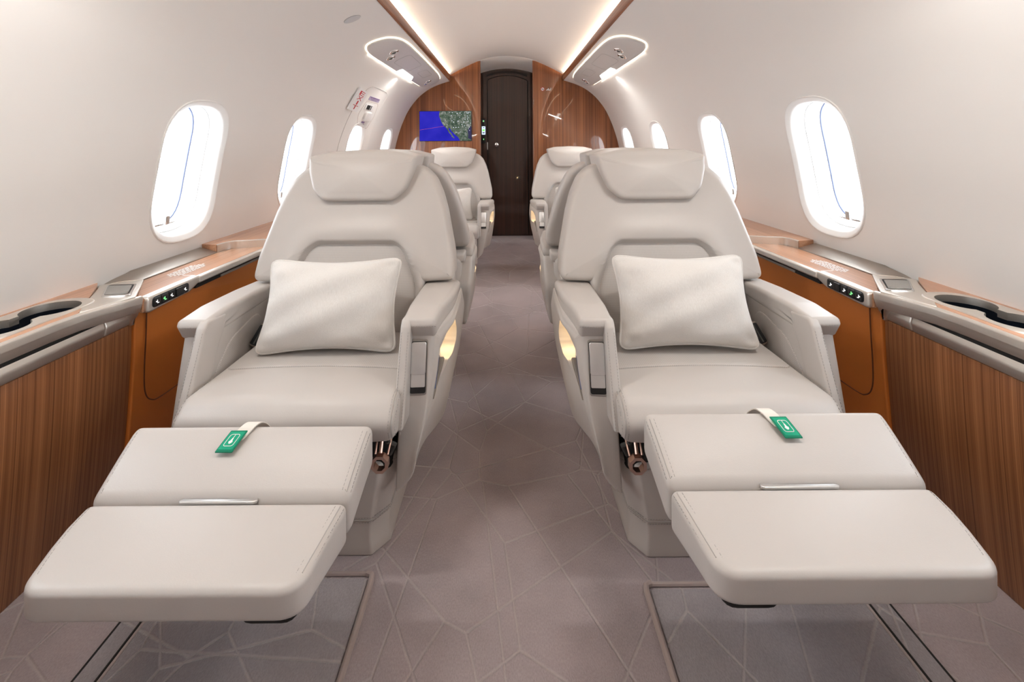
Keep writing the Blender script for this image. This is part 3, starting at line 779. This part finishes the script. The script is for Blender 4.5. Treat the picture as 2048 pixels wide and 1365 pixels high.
# ------------------------------------------------------------------ carpet panels and seat track
def carpet_panel(m, y1, label):
    t = thing('carpet_panel', label, 'carpet')
    xi = .317 if m < 0 else .303
    z = .004
    obj('pile', mirx(slab(rp([(xi+.01, Y0+.02), (.772, Y0+.02), (.772, y1-.01), (xi+.01, y1-.01)], .008, 3, .3), .0, z, .003, r0=0, nr=2), m), 'carpet2', t)
    pb = [(xi, Y0+.02), (xi, y1-.02), (xi+.003, y1-.005), (xi+.015, y1)]
    obj('binding', mirx(join(tube([(x, y, .006) for x, y in cr(pb[:2], 20)+[pb[2], pb[3]]], .0065, 8), tube([(xi+.012, y1, .004), (.772, y1, .004)], .005, 8)), m), 'binding', t)
carpet_panel(-1, 1.047, 'bound carpet panel on the floor under the left footrest')
carpet_panel(1, 1.017, 'bound carpet panel on the floor under the right footrest')
for i, m in enumerate((-1, 1)):
    tr = obj('trim_%d' % (5+i), mirx(box(.775, .818, Y0+.02, YB-.02, 0, .003), m), 'carpet2', kind='structure', label='carpeted seat track cover')
    obj('track_gap', mirx(join(box(.773, .777, Y0+.02, YB-.02, .001, .0048), box(.817, .821, Y0+.02, YB-.02, .001, .0040)), m), 'gap', tr)
    obj('track_binding', mirx(tube([(.768, Y0+.03, .004), (.768, YB-.02, .004)], .0035, 6), m), 'binding', tr)

# ------------------------------------------------------------------ seats
def yb(z): return .10+(z-.38)*.36
cache = {}
def stitches(paths, pitch=.0068, ln=.0042, r=.0007):
    gs = []
    for p in paths:
        P = [Vector(q) for q in p]; acc = 0; 
        for a, b in zip(P[:-1], P[1:]):
            L_ = (b-a).length; s = acc
            d = (b-a).normalized() if L_ > 0 else Vector((1, 0, 0))
            while s < L_:
                A = a+d*s; B = a+d*min(L_, s+ln); up = d.orthogonal().normalized()*r; w = d.cross(up)
                V = [tuple(A+up), tuple(A+w), tuple(A-up), tuple(A-w), tuple(B+up), tuple(B+w), tuple(B-up), tuple(B-w)]
                gs.append((V, [(0, 1, 5, 4), (1, 2, 6, 5), (2, 3, 7, 6), (3, 0, 4, 7), (0, 3, 2, 1), (4, 5, 6, 7)])); s += pitch
            acc = s-L_
    return join(*gs)
def backf(a, b, c):  # a=x, b=z, c=height above the rear face (front face ~ .11)
    # side wings curve slightly rearwards
    return (a, yb(b)+.11-c+.10*a*a*sst(.5, .9, b), b)
def dep(a, b):
    w = .215-.05*sst(.52, .68, b); x = abs(a)
    dx = w-x; dz = .684-b; r = .05
    if dx < r and dz < r: d = r-math.hypot(r-dx, r-dz)
    else: d = min(dx, dz)
    return d
def seat_geos(foot, foot_up=0., foot_dy=0.):
    G = []
    # --- backrest
    half = [(.333, .556, .028), (.328, .63, .2), (.312, .70, .2), (.296, .77, .2), (.277, .83, .2), (.25, .885, .1), (.215, .918, .08), (.17, .935, .05), (.09, .942, 0)]
    ol = rp([(0, .549, 0)]+half+[(-x, z, r_) for x, z, r_ in half[::-1]], .018, 7, .018)
    low = rp([(-.226, .385, .02), (.226, .385, .02), (.234, .53, .1), (.238, .64, .02), (-.238, .64, .02), (-.234, .53, .1)], .02, 6, .018)
    def fb(a, b, c):
        if c > .055:
            d = dep(a, b)
            k = (c-.055)/.055
            c = c+min(1, k)*(-.024*sst(-.006, .020, d)+.010*math.exp(-((d+.030)/.034)**2)*(1 if d < .02 else 0))
            c += .006*sst(.0, .06, b-.68)*math.exp(-((abs(a)-.2)/.1)**2)*0
        return backf(a, b, c)
    G.append(('backrest', join(slab(ol, 0, .11, .024, r0=.03, nr=5, nf=60, puff=(.012, .014), f=fb), slab(low, .01, .112, .020, r0=.02, nr=4, nf=40, puff=(0, .002), f=fb)), 'leather', None, None))
    # edge seam of backrest
    seam = []
    cen = (0, .68)
    for x, z in ol:
        k = .965; seam.append(backf(cen[0]+(x-cen[0])*k, cen[1]+(z-cen[1])*k, .1085))
    # lumbar panel
    lo = rp([(-.209, .40, .01), (.209, .40, .01), (.209, .54, .1), (.162, .677, .045), (-.162, .677, .045), (-.209, .54, .1)], .03, 8, .02)
    G.append(('lumbar_panel', slab(lo, .05, .101, .010, r0=0, nr=4, nf=8, puff=(0, .008), f=backf), 'perf_xz', None, None))
    G.append(('lumbar_seam', tube([backf(x*1.012, .54+(z-.54)*1.012, .1015) for x, z in lo], .0016, 6, True), 'seam', None, None))
    # --- headrest
    ho = rp([(-.190, .962, .012), (-.182, .91, .1), (-.160, .85, .06), (-.118, .812, .05), (.118, .812, .05), (.160, .85, .06), (.182, .91, .1), (.190, .962, .012), (.12, .980, .1), (0, .986, .2), (-.12, .980, .1)], .03, 8, .025)
    def fh(a, b, c):
        x, y, z = backf(a, b, c)
        if c < .06: y += .022*sst(.898, .915, b)
        return (x, y, z)
    G.append(('headrest', slab(ho, .004, .152, .020, r0=.015, nr=5, nf=6, puff=(.0, .014), nside=5, f=fh), 'leather', None, None))
    hs = [backf(x*.965, .90+(z-.90)*.95, .150) for x, z in ho]
    # --- arms
    for sd, nm in ((1, 'aisle'), (-1, 'wall')):
        if sd > 0:
            sh = rp([(-.125, .512, .01), (-.213, .150, .012), (-.10, .182, .05), (.36, .255, .03), (.37, .42, .06), (.27, .512, .05)], .02, 6, .03)
            def fs(a, b, c, c0=.230, w=.104):
                k = max(0, min(1, (c-c0)/w)); kk = k*k
                x = c+k*(.012-.034*sst(.02, -.16, a))-.036*kk*max(0, min(1, (.42-b)/.26))**1.3
                z = b+.055*k*sst(.10, -.2, a)*sst(.36, .16, b)
                y = a
                return (x, y, z)
            g = pocket_shell(sh, fs)
            G.append(('arm_shell', g, 'leather', None, None))
        else:
            sh = rp([(-.125, .512, .01), (-.213, .150, .012), (-.10, .165, .05), (.36, .255, .03), (.37, .42, .06), (.27, .512, .05)], .02, 6, .03)
            g = slab(sh, .272, .345, .018, r0=.008, nr=4, nf=5, nside=5, f=lambda a, b, c: (-(c+.05*max(0, (c-.29)/.055)*sst(.5, .15, b)*0), a, b))
            G.append(('arm_shell', g, 'leather', None, None))
        i0, i1 = (.233, .338) if sd > 0 else (.268, .352)
        pad = rp([(-.145, .535, .012), (-.138, .552, .012), (-.05, .560, .1), (.10, .555, .1), (.235, .545, .03), (.245, .505, .02), (-.125, .500, .006)], .012, 6, .03)
        G.append(('armrest_pad', slab(pad, i0, i1, .016, r0=.012, nr=5, nf=3, puff=(0, .0), nside=2, f=lambda a, b, c: (sd*(c+(max(0, (c-i0)/(i1-i0))*(.008-.026*sst(.1, -.14, a)) if sd > 0 else 0)), a-.012*abs((c-(i0+i1)/2)/.05)**2*0, b+.0)), 'leather', None, None))
        band = rp([(-.138, .552, .02), (-.152, .535, .02), (-.242, .325, .006), (-.165, .318, .006), (-.095, .470, .02), (-.07, .505, .01), (-.06, .545, .01)], .006, 5, .02)
        G.append(('armrest_band', slab(band, i0-.002, i0+.024, .007, r0=.007, nr=3, nf=2, nside=2, f=lambda a, b, c: (sd*c, a, b)), 'leather', None, None))
    # inner side panel of wall arm with perforated inset
    pi_ = rp([(-.12, .33, .03), (-.11, .40, .06), (-.04, .462, .1), (.12, .495, .05), (.12, .33, .01)], .02, 6, .03)
    G.append(('arm_side_panel', slab(pi_, .0, .012, .004, r0=0, nr=2, nf=2, f=lambda a, b, c: (-.272+c*.5-.003, a, b)), 'perf_yz', None, None))
    # --- buckle on the wall side
    Bm = Matrix.Translation((-.246, .055, .432)) @ Matrix.Rotation(math.radians(22), 4, 'Y') @ Matrix.Rotation(math.radians(-25), 4, 'X') @ Matrix.Rotation(math.radians(-18), 4, 'Z')
    def fB(a, b, c): return tuple(Bm @ Vector((a, -c, b)))
    G.append(('seat_belt_buckle', slab(rp([(-.016, -.034), (.016, -.034), (.018, .034), (-.014, .034)], .008, 5, .02), -.030, 0, .004, r0=.01, nr=3, f=fB), 'bronze', None, 'BUCKLE'))
    G.append(('buckle_face', slab(rp([(-.012, -.029), (.012, -.029), (.0135, .029), (-.010, .029)], .006, 5, .02), -.001, .0025, .0015, r0=0, nr=2, f=fB), 'black', 'seat_belt_buckle', None))
    G.append(('buckle_tongue', join(slab(rp([(.0, -.026), (.006, -.026), (.007, .026), (.002, .026)], .002, 3, .02), .002, .005, .001, r0=0, nr=1, f=fB)), 'darkgrey', 'seat_belt_buckle', None))
    G.append(('belt_anchor', join(tube([(.205, .05, .408), (.238, .02, .425)], .009, 10), tube([(.205, .05, .418), (.205, .045, .398)], .007, 10)), 'chrome', None, None))
    # --- seat cushion
    if foot: co = [(-.270, .322, .03), (-.292, .368, .035), (-.245, .408, .05), (-.10, .404, .1), (.16, .400, .03), (.17, .31, .01), (-.20, .300, .02)]
    else: co = [(-.265, .315, .03), (-.285, .365, .035), (-.245, .408, .05), (-.10, .404, .1), (.16, .400, .03), (.17, .31, .01), (-.20, .300, .02)]
    def fc2(a, b, c):
        # a=y, b=z, c=x ; crown across the width
        k = 1-((c+.008)/.255)**2
        return (c, a-.012*k*sst(-.1, -.28, a), b+.010*k*sst(.33, .40, b))
    G.append(('seat_cushion', slab(rp(co, .02, 8, .02), -.264, .246, .022, r0=.022, nr=5, nf=4, nside=16, puff=(.0, .0), f=fc2), 'leather', None, None))
    cpn = rp([(-.245, -.105, .02), (.228, -.105, .02), (.228, .14, .02), (-.245, .14, .02)], .02, 5, .03)
    G.append(('seat_panel', slab(cpn, .0, .004, .003, r0=0, nr=3, nf=6, f=lambda a, b, c: (a, b, .4005+c+.010*(1-((a+.008)/.255)**2)+.004*sst(.16, -.1, b)*.9)), 'perf_xy', None, None))
    sc = rp(co, .02, 8, .02)
    def inset(ol_, k, c_): return [(c_[0]+(p[0]-c_[0])*k, c_[1]+(p[1]-c_[1])*k) for p in ol_]
    front = [p for p in sc if p[0] < -.12 and p[1] > .330]
    # order along the outline
    st = max(range(len(front)), key=lambda i: math.hypot(front[i][0]-front[i-1][0], front[i][1]-front[i-1][1])); front = front[st:]+front[:st]
    cpaths = [[fc2(p[0]*.995, p[1], .2335) for p in front], [(.2470, p[0]*.975, .36+(p[1]-.36)*.86) for p in front],
              [(-.2515, p[0]*.995-.001, p[1]+.0005) for p in front]]
    G.append(('cushion_seam', tube([(.2405, p[0]*.992, .36+(p[1]-.36)*.965) for p in front], .0010, 6), 'seam', None, None))
    # --- under structure
    if foot:
        G.append(('mechanism_box', slab(rp([(-.20, -.19), (.215, -.19), (.215, .20), (-.20, .20)], .02, 3, .2), .20, .318, .004, f=None), 'gap', None, None))
        oc = [(.021*math.cos(PI/8+PI/4*i), .021*math.sin(PI/8+PI/4*i)) for i in range(8)]; ic = [(x*.66, z*.66) for x, z in oc]
        V = []; F = []
        for y in (-.262, -.245):
            V += [(.207+x, y, .262+z) for x, z in oc]; V += [(.207+x, y, .262+z) for x, z in ic]
        for i in range(8):
            j = (i+1) % 8; F += [(i, j, 8+j, 8+i), (16+i, 16+j, 24+j, 24+i), (i, j, 16+j, 16+i), (8+i, 8+j, 24+j, 24+i)]
        G.append(('link_ring', (V, F), 'rose', None, None))
        G.append(('link_rod', join(tube([(.207, -.25, .282), (.205, -.22, .318)], .0045, 8), tube([(.222, -.245, .275), (.226, -.20, .315)], .003, 8), tube([(.195, -.25, .28), (.193, -.21, .322)], .003, 8)), 'rose', None, None))
        G.append(('link_shaft', tube([(.14, -.235, .312), (.212, -.235, .312)], .009, 12), 'chrome', None, None))
        G.append(('link_shaft', tube([(.218, -.235, .30), (.228, -.20, .27), (.214, -.19, .24)], .005, 8), 'darkgrey', None, None))
    # pedestal
    po = rp([(-.20, -.155, .01), (-.165, -.20, .01), (.165, -.20, .01), (.20, -.155, .01), (.20, .17, .02), (-.20, .17, .02)], .01, 4, .05)
    def fp(a, b, c):
        k = 1+.16*sst(.04, .26, c)+.03*sst(.05, .0, c)
        return (a*k, b*(1+.02*sst(.05, .0, c)), c)
    G.append(('pedestal', slab(po, 0.0, .222, .012, r0=.004, nr=3, nf=2, nside=10, f=fp), 'leather', None, None))
    G.append(('pedestal_top', slab([(x*1.06, y*.93) for x, y in po], .21, .2235, .002, f=None), 'darkgrey', None, None))
    pp = [p for p in po]
    def pz(z, k=1.004): return [tuple(Vector(fp(x, y, z))*1.0+Vector((x*.006, y*.006, 0))) for x, y in pp+pp[:1]]
    G.append(('pedestal_seam', tube(pz(.0845)[:-1], .0012, 5, True), 'seam', None, None))
    ppaths = [pz(.079), pz(.090), pz(.212)]
    # rear shell
    ro = rp([(.30, .24, .03), (.40, .25, .03), (.43, .33, .05), (.425, .53, .03), (.30, .53, .02)], .02, 6, .03)
    G.append(('rear_shell', slab(ro, -.315, .305, .03, r0=.03, nr=4, nf=1, nside=8, f=lambda a, b, c: (c*(1-.10*sst(.45, .2, b)), a-.35*(c/.33)**4*.1-.045, b)), 'leather', None, None))
    G.append(('rear_band', slab(rp([(.33, .505, .01), (.415, .505, .015), (.41, .545, .015), (.33, .545, .01)], .01, 4, .03), -.318, .318, .007, r0=.007, nr=3, nf=1, nside=8, f=lambda a, b, c: (c, a-.35*(c/.33)**4*.1-.055, b)), 'leather', None, None))
    # --- latch on aisle arm front
    sl = (.213-.125)/(.512-.150)
    def fl_(a, b, c):  # on the sloping front face of the aisle arm
        return (a, -.125-(.512-b)*sl-c*.97+.006*(a-.24)/.1, b+c*.2)
    G.append(('latch_frame', slab(rp([(.2515, .366), (.3005, .366), (.3005, .496), (.2515, .496)], .009, 6, .02), -.004, .0035, .002, r0=0, nr=3, f=fl_), 'latch', None, None))
    G.append(('latch_recess', slab(rp([(.2560, .371), (.2960, .371), (.2960, .4905), (.2560, .4905)], .006, 5, .02), .003, .0042, 0, r0=0, f=fl_), 'black', 'latch_frame', None))
    G.append(('latch_plate', slab(rp([(.258, .385), (.294, .385), (.294, .425), (.258, .425)], .003, 5, .02), .0042, .0052, .0005, r0=0, nr=1, f=fl_), 'steel', 'latch_frame', None))
    G.append(('latch_lever', slab(rp([(.2570, .414), (.2950, .414), (.2950, .4895), (.2570, .4895)], .006, 5, .02), .0045, .0095, .002, r0=0, nr=3, f=fl_), 'steel', 'latch_frame', None))
    # pocket bits
    G.append(('pocket_flap', slab(rp([(-.130, .340), (-.120, .333), (-.032, .400), (-.040, .409)], .003, 3, .02), .318, .336, .003, f=lambda a, b, c: (c-.006-.022*sst(.0, -.16, a), a, b)), 'taupe', None, None))
    G.append(('pocket_light', slab(rp([(-.03, .472), (.05, .472), (.05, .477), (-.03, .477)], .002, 2, .03), .300, .306, .001, f=lambda a, b, c: (c, a, b)), 'led_warm', None, None))
    paths = list(cpaths)+ppaths
    for sd, i0 in ((1, .233), (-1, .268)):
        for off in (.004, .0205):
            bp = [(-.1555, .525), (-.19, .4445), (-.2445, .322)]
            paths.append([(sd*(i0+off-.001), y-.0005, z) for y, z in cr(bp, 5)])
        i1 = .338 if sd > 0 else .352
        paths.append([(sd*x, -.1475, .536) for x in (i0+.03, i1-.014)])
    # --- footrest
    if foot:
        def zt(y): return .426-.058*(max(0, min(1, (-.374-y)/.126)))**1.15+.0*sst(-.50, -.66, y)+foot_up
        def lw(y):
            if y > -.50: t = (y+.50)/.126; return (-.240-.019*t, .222+.008*t)
            t = (-.50-y)/.155; t = min(1, t); return (-.240+.046*t**1.6, .222-.014*t)
        def sec(y0, y1, thick0, thick1, nm, rf, rr=.006):
            ys_ = [y0, y0+(y1-y0)*.30, y0+(y1-y0)*.55, y1]
            pl = [(lw(y)[0], y) for y in ys_]+[(lw(y)[1], y) for y in ys_[::-1]]
            pts = [(p[0], p[1], rf if (i in (3, 4)) else rr if i in (0, 7) else .05) for i, p in enumerate(pl)]
            o_ = rp(pts, 0, 8, .02)
            def ff(a, b, c):  # c: 0 bottom, 1 top of unit thickness
                th = thick0+(thick1-thick0)*max(0, min(1, (b-y0)/(y1-y0)))
                lo_w, hi_w = lw(b); u = (a-(lo_w+hi_w)/2)/((hi_w-lo_w)/2); v = (b-(y0+y1)/2)/abs(y1-y0)*2; cr_ = .0035*max(0, 1-u**4)*max(0, 1-v*v)*sst(.04, .07, c)
                return (a, b+foot_dy, zt(b)-th+c*th/.07+cr_)
            return slab(o_, 0, .07, .013, r0=.014, nr=5, nf=18, nside=3, puff=(0, .0), f=ff), o_
        g1, o1 = sec(-.372, -.4985, .082, .072, 'a', .015, .024)
        G.append(('footrest_rear', g1, 'leather', None, 'FOOT'))
        g2, o2 = sec(-.5015, -.664, .075, .047, 'b', .048, .015)
        G.append(('footrest_front', g2, 'leather', None, None))
        G.append(('footrest_support', box(.12, .19, -.655, -.30, .285+foot_up, .315+foot_up) if False else slab(rp([(.10, -.66+.03), (.185, -.66+.03), (.185, -.3), (.10, -.3)], .02, 4, .2), .285+foot_up, .312+foot_up, .004, f=lambda a, b, c: (a, b+foot_dy, c)), 'gap', None, None))
        G.append(('footrest_bar', slab(rp([(-.078, -.004), (.052, -.004), (.060, .000), (.056, .0065), (-.074, .0065), (-.082, .001)], .003, 3, .03), 0, .0045, .0015, r0=0, nr=2, f=lambda a, b, c: (a, -.4995+foot_dy+b, zt(-.4995)-.004+c+.0)), 'metal_x', None, None))
        for o_, k_ in ((o1, 1), (o2, 1)):
            for side in (1, 0):
                for ins in ((.003, .018) if side else (.012,)):
                    ed = [(lw(y)[side]+(-ins if side else ins), y) for y in [(-.390-.098*i/8) if o_ is o1 else (-.514-.122*i/10) for i in range(9 if o_ is o1 else 11)]]
                    paths.append([(x, y+foot_dy, zt(y)-.013*(1-math.sqrt(1-max(0, (.013-ins)/.013)**2))+.0004) for x, y in ed])
            if True:
                ed = [(lw(y)[1]-.0092, y) for y in [(-.390-.098*i/8) if o_ is o1 else (-.514-.122*i/10) for i in range(9 if o_ is o1 else 11)]]
                G.append(('footrest_seam', tube([(x, y+foot_dy, zt(y)-.0002) for x, y in ed], .0009, 5), 'seam', 'footrest_rear' if o_ is o1 else 'footrest_front', None))
        # pull strap with a green tag
        sx = -.005
        sp = [(-.335, .372), (-.350, .408), (-.368, .428), (-.385, .430), (-.398, .424), (-.412, .420)]
        V = []; F = []
        cpth = cr([(y, z) for y, z in sp], 5)
        for i, (y, z) in enumerate(cpth):
            sh_ = -.030*i/len(cpth)
            for dz in (0, -.0022): V += [(sx-.014+sh_, y+foot_dy, z+foot_up+dz), (sx+.014+sh_, y+foot_dy, z+foot_up+dz)]
        for i in range(len(cpth)-1):
            b = 4*i; F += [(b, b+1, b+5, b+4), (b+2, b+6, b+7, b+3), (b, b+4, b+6, b+2), (b+1, b+3, b+7, b+5)]
        F += [(0, 2, 3, 1), (4*len(cpth)-4, 4*len(cpth)-3, 4*len(cpth)-1, 4*len(cpth)-2)]
        G.append(('pull_strap', (V, F), 'paper', None, None))
        def ft(a, b, c):  # tag coordinates: a across, b from the strap outward, c up
            y = -.404-b; z = zt(y)+.014-.06*max(0, b)+.003*sst(.0, .03, b)*0
            return (a+sx-.026-.28*b, y+foot_dy, z+c)
        G.append(('tag', slab(rp([(-.0165, -.002), (.0165, -.002), (.0165, .034), (-.0165, .034)], .001, 2, .01), 0, .0022, .0004, r0=0, nr=1, f=ft), 'green_dark', 'pull_strap', None))
        G.append(('tag_face', slab(rp([(-.0140, .001), (.0140, .001), (.0140, .031), (-.0140, .031)], .001, 2, .01), .002, .0028, .0003, r0=0, nr=1, f=ft), 'green', 'pull_strap', None))
        G.append(('tag_print', join(tube([ft(x, y, .0030) for x, y in rp([(-.0092, .006), (.0092, .006), (.0092, .0255), (-.0092, .0255)], .004, 4, .01)], .0006, 5, True), tube([ft(0, .006, .0030), ft(0, .013, .0030)], .0006, 5),
                  slab([(.0036*math.sin(a)*(1 if math.cos(a) < .3 else .55), .0178-.0040*math.cos(a)-(.002 if math.cos(a) > .6 else 0)) for a in [2*PI*i/20 for i in range(20)]], .0026, .0034, 0, r0=0, f=ft)), 'tagwhite', 'pull_strap', None))
    else:
        lr = rp([(-.262, .318, .01), (-.225, .315, .01), (-.205, .12, .02), (-.235, .115, .02)], .01, 5, .03)
        G.append(('legrest', slab(lr, -.255, .232, .014, r0=.014, nr=4, nf=2, nside=4, f=lambda a, b, c: (c, a, b)), 'leather', None, None))
    G.append(('stitching', stitches(paths), 'stitch', None, 'STUFF'))
    return G

def pocket_shell(sh, fs):
    """aisle-side arm shell: slab from x .237 to .334 with a recessed arch-shaped pocket in its outer face"""
    o = [Vector(p) for p in ccw(dedupe(sh))]; n = len(o); cen = Vector((-.035, .425))
    hole = rp([(-.132, .335, .01), (-.098, .450, .05), (-.04, .482, .06), (.06, .480, .06), (.105, .43, .05), (.10, .396, .01), (-.035, .398, .02)], .02, 6, .01)
    def hit(d):
        best = None
        for j in range(len(hole)):
            x1, y1 = Vector(hole[j])-cen; x2, y2 = Vector(hole[(j+1) % len(hole)])-cen
            den = (x2-x1)*d.y-(y2-y1)*d.x
            if abs(den) < 1e-12: continue
            t = (y1*d.x-x1*d.y)/den
            if -1e-6 <= t <= 1+1e-6:
                q = Vector((x1+(x2-x1)*t, y1+(y2-y1)*t))
                if q.dot(d) > 0 and (best is None or q.length > best.length): best = q
        return cen+(best if best is not None else d*.03)
    # densify outline by angle so the hole is well sampled
    N = 120; out = []
    for i in range(N):
        an = 2*PI*i/N; d = Vector((math.cos(an), math.sin(an))); best = None
        for j in range(n):
            x1, y1 = o[j]-cen; x2, y2 = o[(j+1) % n]-cen
            den = (x2-x1)*d.y-(y2-y1)*d.x
            if abs(den) < 1e-12: continue
            t = (y1*d.x-x1*d.y)/den
            if -1e-6 <= t <= 1+1e-6:
                q = Vector((x1+(x2-x1)*t, y1+(y2-y1)*t))
                if q.dot(d) > 0 and (best is None or q.length > best.length): best = q
        out.append((cen+best, d))
    # keep the sharp corners of the outline
    for c in o:
        v = c-cen; out.append((c.copy(), v.normalized()))
    out.sort(key=lambda q: math.atan2(q[1].y, q[1].x))
    pts = [q[0] for q in out]; hp = [hit(q[1]) for q in out]; m_ = len(pts)
    nrm = []
    for i in range(m_):
        e = pts[(i+2) % m_]-pts[i-2]; e.normalize(); nrm.append(Vector((-e.y, e.x)))
    rings = []
    for k in range(4):
        a = PI/2*k/3; rings.append(([pts[i]+nrm[i]*.006*(1-math.sin(a)) for i in range(m_)], .230+.006*(1-math.cos(a))))
    for k in range(1, 5): rings.append((pts, .236+.085*k/4-.0))
    base = None
    for k in range(1, 6):
        a = PI/2*k/5; base = [pts[i]+nrm[i]*.013*(1-math.cos(a)) for i in range(m_)]; rings.append((base, .321+.013*math.sin(a)))
    for k in range(1, 9):
        t = k/8; rings.append(([base[i].lerp(hp[i], t) for i in range(m_)], .334+.006*math.sin(PI*t)*.8))
    hc = sum(hp, Vector((0, 0)))/m_
    rings.append(([p.lerp(hc, .01) for p in hp], .330)); rings.append(([p.lerp(hc, .012) for p in hp], .292))
    V = []; F = []
    for Rr, c in rings: V += [tuple(fs(p.x, p.y, c)) for p in Rr]
    for k in range(len(rings)-1):
        for i in range(m_):
            j = (i+1) % m_; F.append((k*m_+i, k*m_+j, (k+1)*m_+j, (k+1)*m_+i))
    F.append(tuple(range(m_))[::-1]); F.append(tuple((len(rings)-1)*m_+i for i in range(m_)))
    return V, F
META = {}
def build_seat(key, foot, m, fu=0, fd=0):
    if key not in cache:
        cache[key] = []
        for (nm, g, mat, par, flag) in seat_geos(foot, fu, fd):
            me = mesh(nm, mirx(g, m), mat)
            cache[key].append((nm, me, par, flag))
    return cache[key]
def seat(key, foot, m, loc, rz, label, group, fu=0, fd=0):
    parts = build_seat(key, foot, m, fu, fd)
    t = thing('reclining_armchair', label, 'armchair', loc, rz, group)
    made = {}
    for nm, me, par, flag in parts:
        o = link(nm, me, made.get(par, t) if par else t)
        if flag == 'STUFF': o['kind'] = 'stuff'
        if nm == 'buckle_face': o['label'] = 'black buckle face'
        if nm == 'tag': o['label'] = 'green fabric tag'
        if nm not in made: made[nm] = o
    return t
G1 = 'cream leather cabin seats'
SEATS = [
 ('L1', True, 1, (-.507, 1.30, 0), 0, 'nearest left cream leather seat with its footrest folded out', .002, 0),
 ('R1', True, -1, (.502, 1.29, 0), 0, 'nearest right cream leather seat with its footrest folded out', .026, .004),
 ('R2', False, -1, (-.50, 2.22, 0), PI, 'left cream seat turned away, back to back with the nearest left seat', 0, 0),
 ('L2', False, 1, (.50, 2.22, 0), PI, 'right cream seat turned away, back to back with the nearest right seat', 0, 0),
 ('L2', False, 1, (-.457, 3.54, 0), 0, 'farthest left cream seat facing us in front of the map screen', 0, 0),
 ('R2', False, -1, (.535, 3.54, 0), 0, 'farthest right cream seat facing us by the walnut bulkhead', 0, 0),
]
for a in SEATS:
    seat(a[0], a[1], a[2], a[3], a[4], a[5], G1, a[6], a[7])
    x, y, _ = a[3]; 
    l = bpy.data.lights.new('pocket_glow', 'POINT'); l.energy = .11; l.color = (1, .72, .38); l.shadow_soft_size = .01
    lo_ = bpy.data.objects.new('pocket_glow', l); C.objects.link(lo_)
    sx = 1 if a[4] == 0 else -1
    lo_.location = (x+a[2]*sx*.325, y+sx*.03, .440)

# ------------------------------------------------------------------ magazines in the two nearest pockets
for m, x, y, lab in ((1, -.507, 1.30, 'magazine in the lit arm pocket of the nearest left seat'), (-1, .502, 1.29, 'magazine in the lit arm pocket of the nearest right seat')):
    t = thing('magazine', lab, 'magazine', (x, y, 0))
    def fm(a, b, c): return (m*(c+.3085), a*.72-.005, b+.004)
    obj('cover', slab(rp([(-.150, .352), (-.030, .398), (-.048, .452), (-.125, .430)], .002, 2, .05), 0, .005, .001, f=fm), 'mag_blue', t)
    obj('back_cover', slab(rp([(-.118, .41), (-.035, .40), (-.05, .472), (-.095, .466)], .002, 2, .05), -.003, 0, .0005, f=fm), 'mag_orange', t)
    obj('pages', slab(rp([(-.10, .43), (-.03, .40), (-.035, .466), (-.07, .472)], .002, 2, .05), .004, .006, .0005, f=fm), 'paper', t)

# ------------------------------------------------------------------ scatter cushions
def pillow_geo(w, h, T, n=36, seed=0):
    rnd = random.Random(seed); ph = [rnd.uniform(0, 6) for _ in range(8)]
    def P(u, v, s):
        e = 1-.11*(1-v*v)*abs(u)**3; f = 1-.15*(1-u*u)*abs(v)**3
        cn = (abs(u)*abs(v))**6; cn = (abs(u)*abs(v))**9; e -= .085*cn; f -= .085*cn
        x = u*w/2*e; y = v*h/2*f
        k = max(0, (1-abs(u)**2.1))*max(0, (1-abs(v)**2.1)); z = s*T/2*k**.58
        edge = (1-k)
        z += s*.0026*k**.3*(math.sin(7*u+3*v+ph[0])+math.sin(8*v-4*u+ph[1])+math.sin(6*u-9*v+ph[3]))
        z *= 1-.28*math.exp(-((abs(u)-.86)**2+(abs(v)-.82)**2)/.012)
        z += s*.004*math.sin(17*math.atan2(v, u)+ph[2])*max(0, edge-.2)*min(1, k*8)*(u*u+v*v)*.6
        return x, y, z
    V = []; F = []
    for s in (1, -1):
        b = len(V)
        for i in range(n+1):
            for j in range(n+1):
                u = -math.cos(PI*i/n); v = -math.cos(PI*j/n); V.append(P(u, v, s))
        for i in range(n):
            for j in range(n):
                a = b+i*(n+1)+j; q = (a, a+1, a+n+2, a+n+1); F.append(q if s < 0 else q[::-1])
    E = []
    for k in range(40): E.append(P(-1+2*k/40, -1, 1))
    for k in range(40): E.append(P(1, -1+2*k/40, 1))
    for k in range(40): E.append(P(1-2*k/40, 1, 1))
    for k in range(40): E.append(P(-1, 1-2*k/40, 1))
    return (V, F), tube([(x, y, 0) for x, y, z in E], .0042, 7, True)
pg, pt = pillow_geo(.402, .270, .165, seed=5)
pme = mesh('fabric', pg, 'linen', 0); tme = mesh('piping', pt, 'linen', 0)
for (x, y, z, rx, ry, rzz, lab) in (
    (-.516, 1.315, .538, 66, 0, 2, 'linen scatter cushion with piping on the nearest left seat'),
    (.509, 1.312, .543, 66, 0, -1, 'linen scatter cushion with piping on the nearest right seat'),
    (-.475, 3.565, .53, 68, -2, 3, 'linen scatter cushion on the farthest left seat'),
    (.575, 3.565, .53, 68, 2, -3, 'linen scatter cushion on the farthest right seat')):
    t = thing('scatter_cushion', lab, 'cushion', (x, y, z), 0, 'linen scatter cushions on the seats')
    t.rotation_euler = (math.radians(rx), math.radians(ry), math.radians(rzz))
    link('fabric', pme, t); link('piping', tme, t)
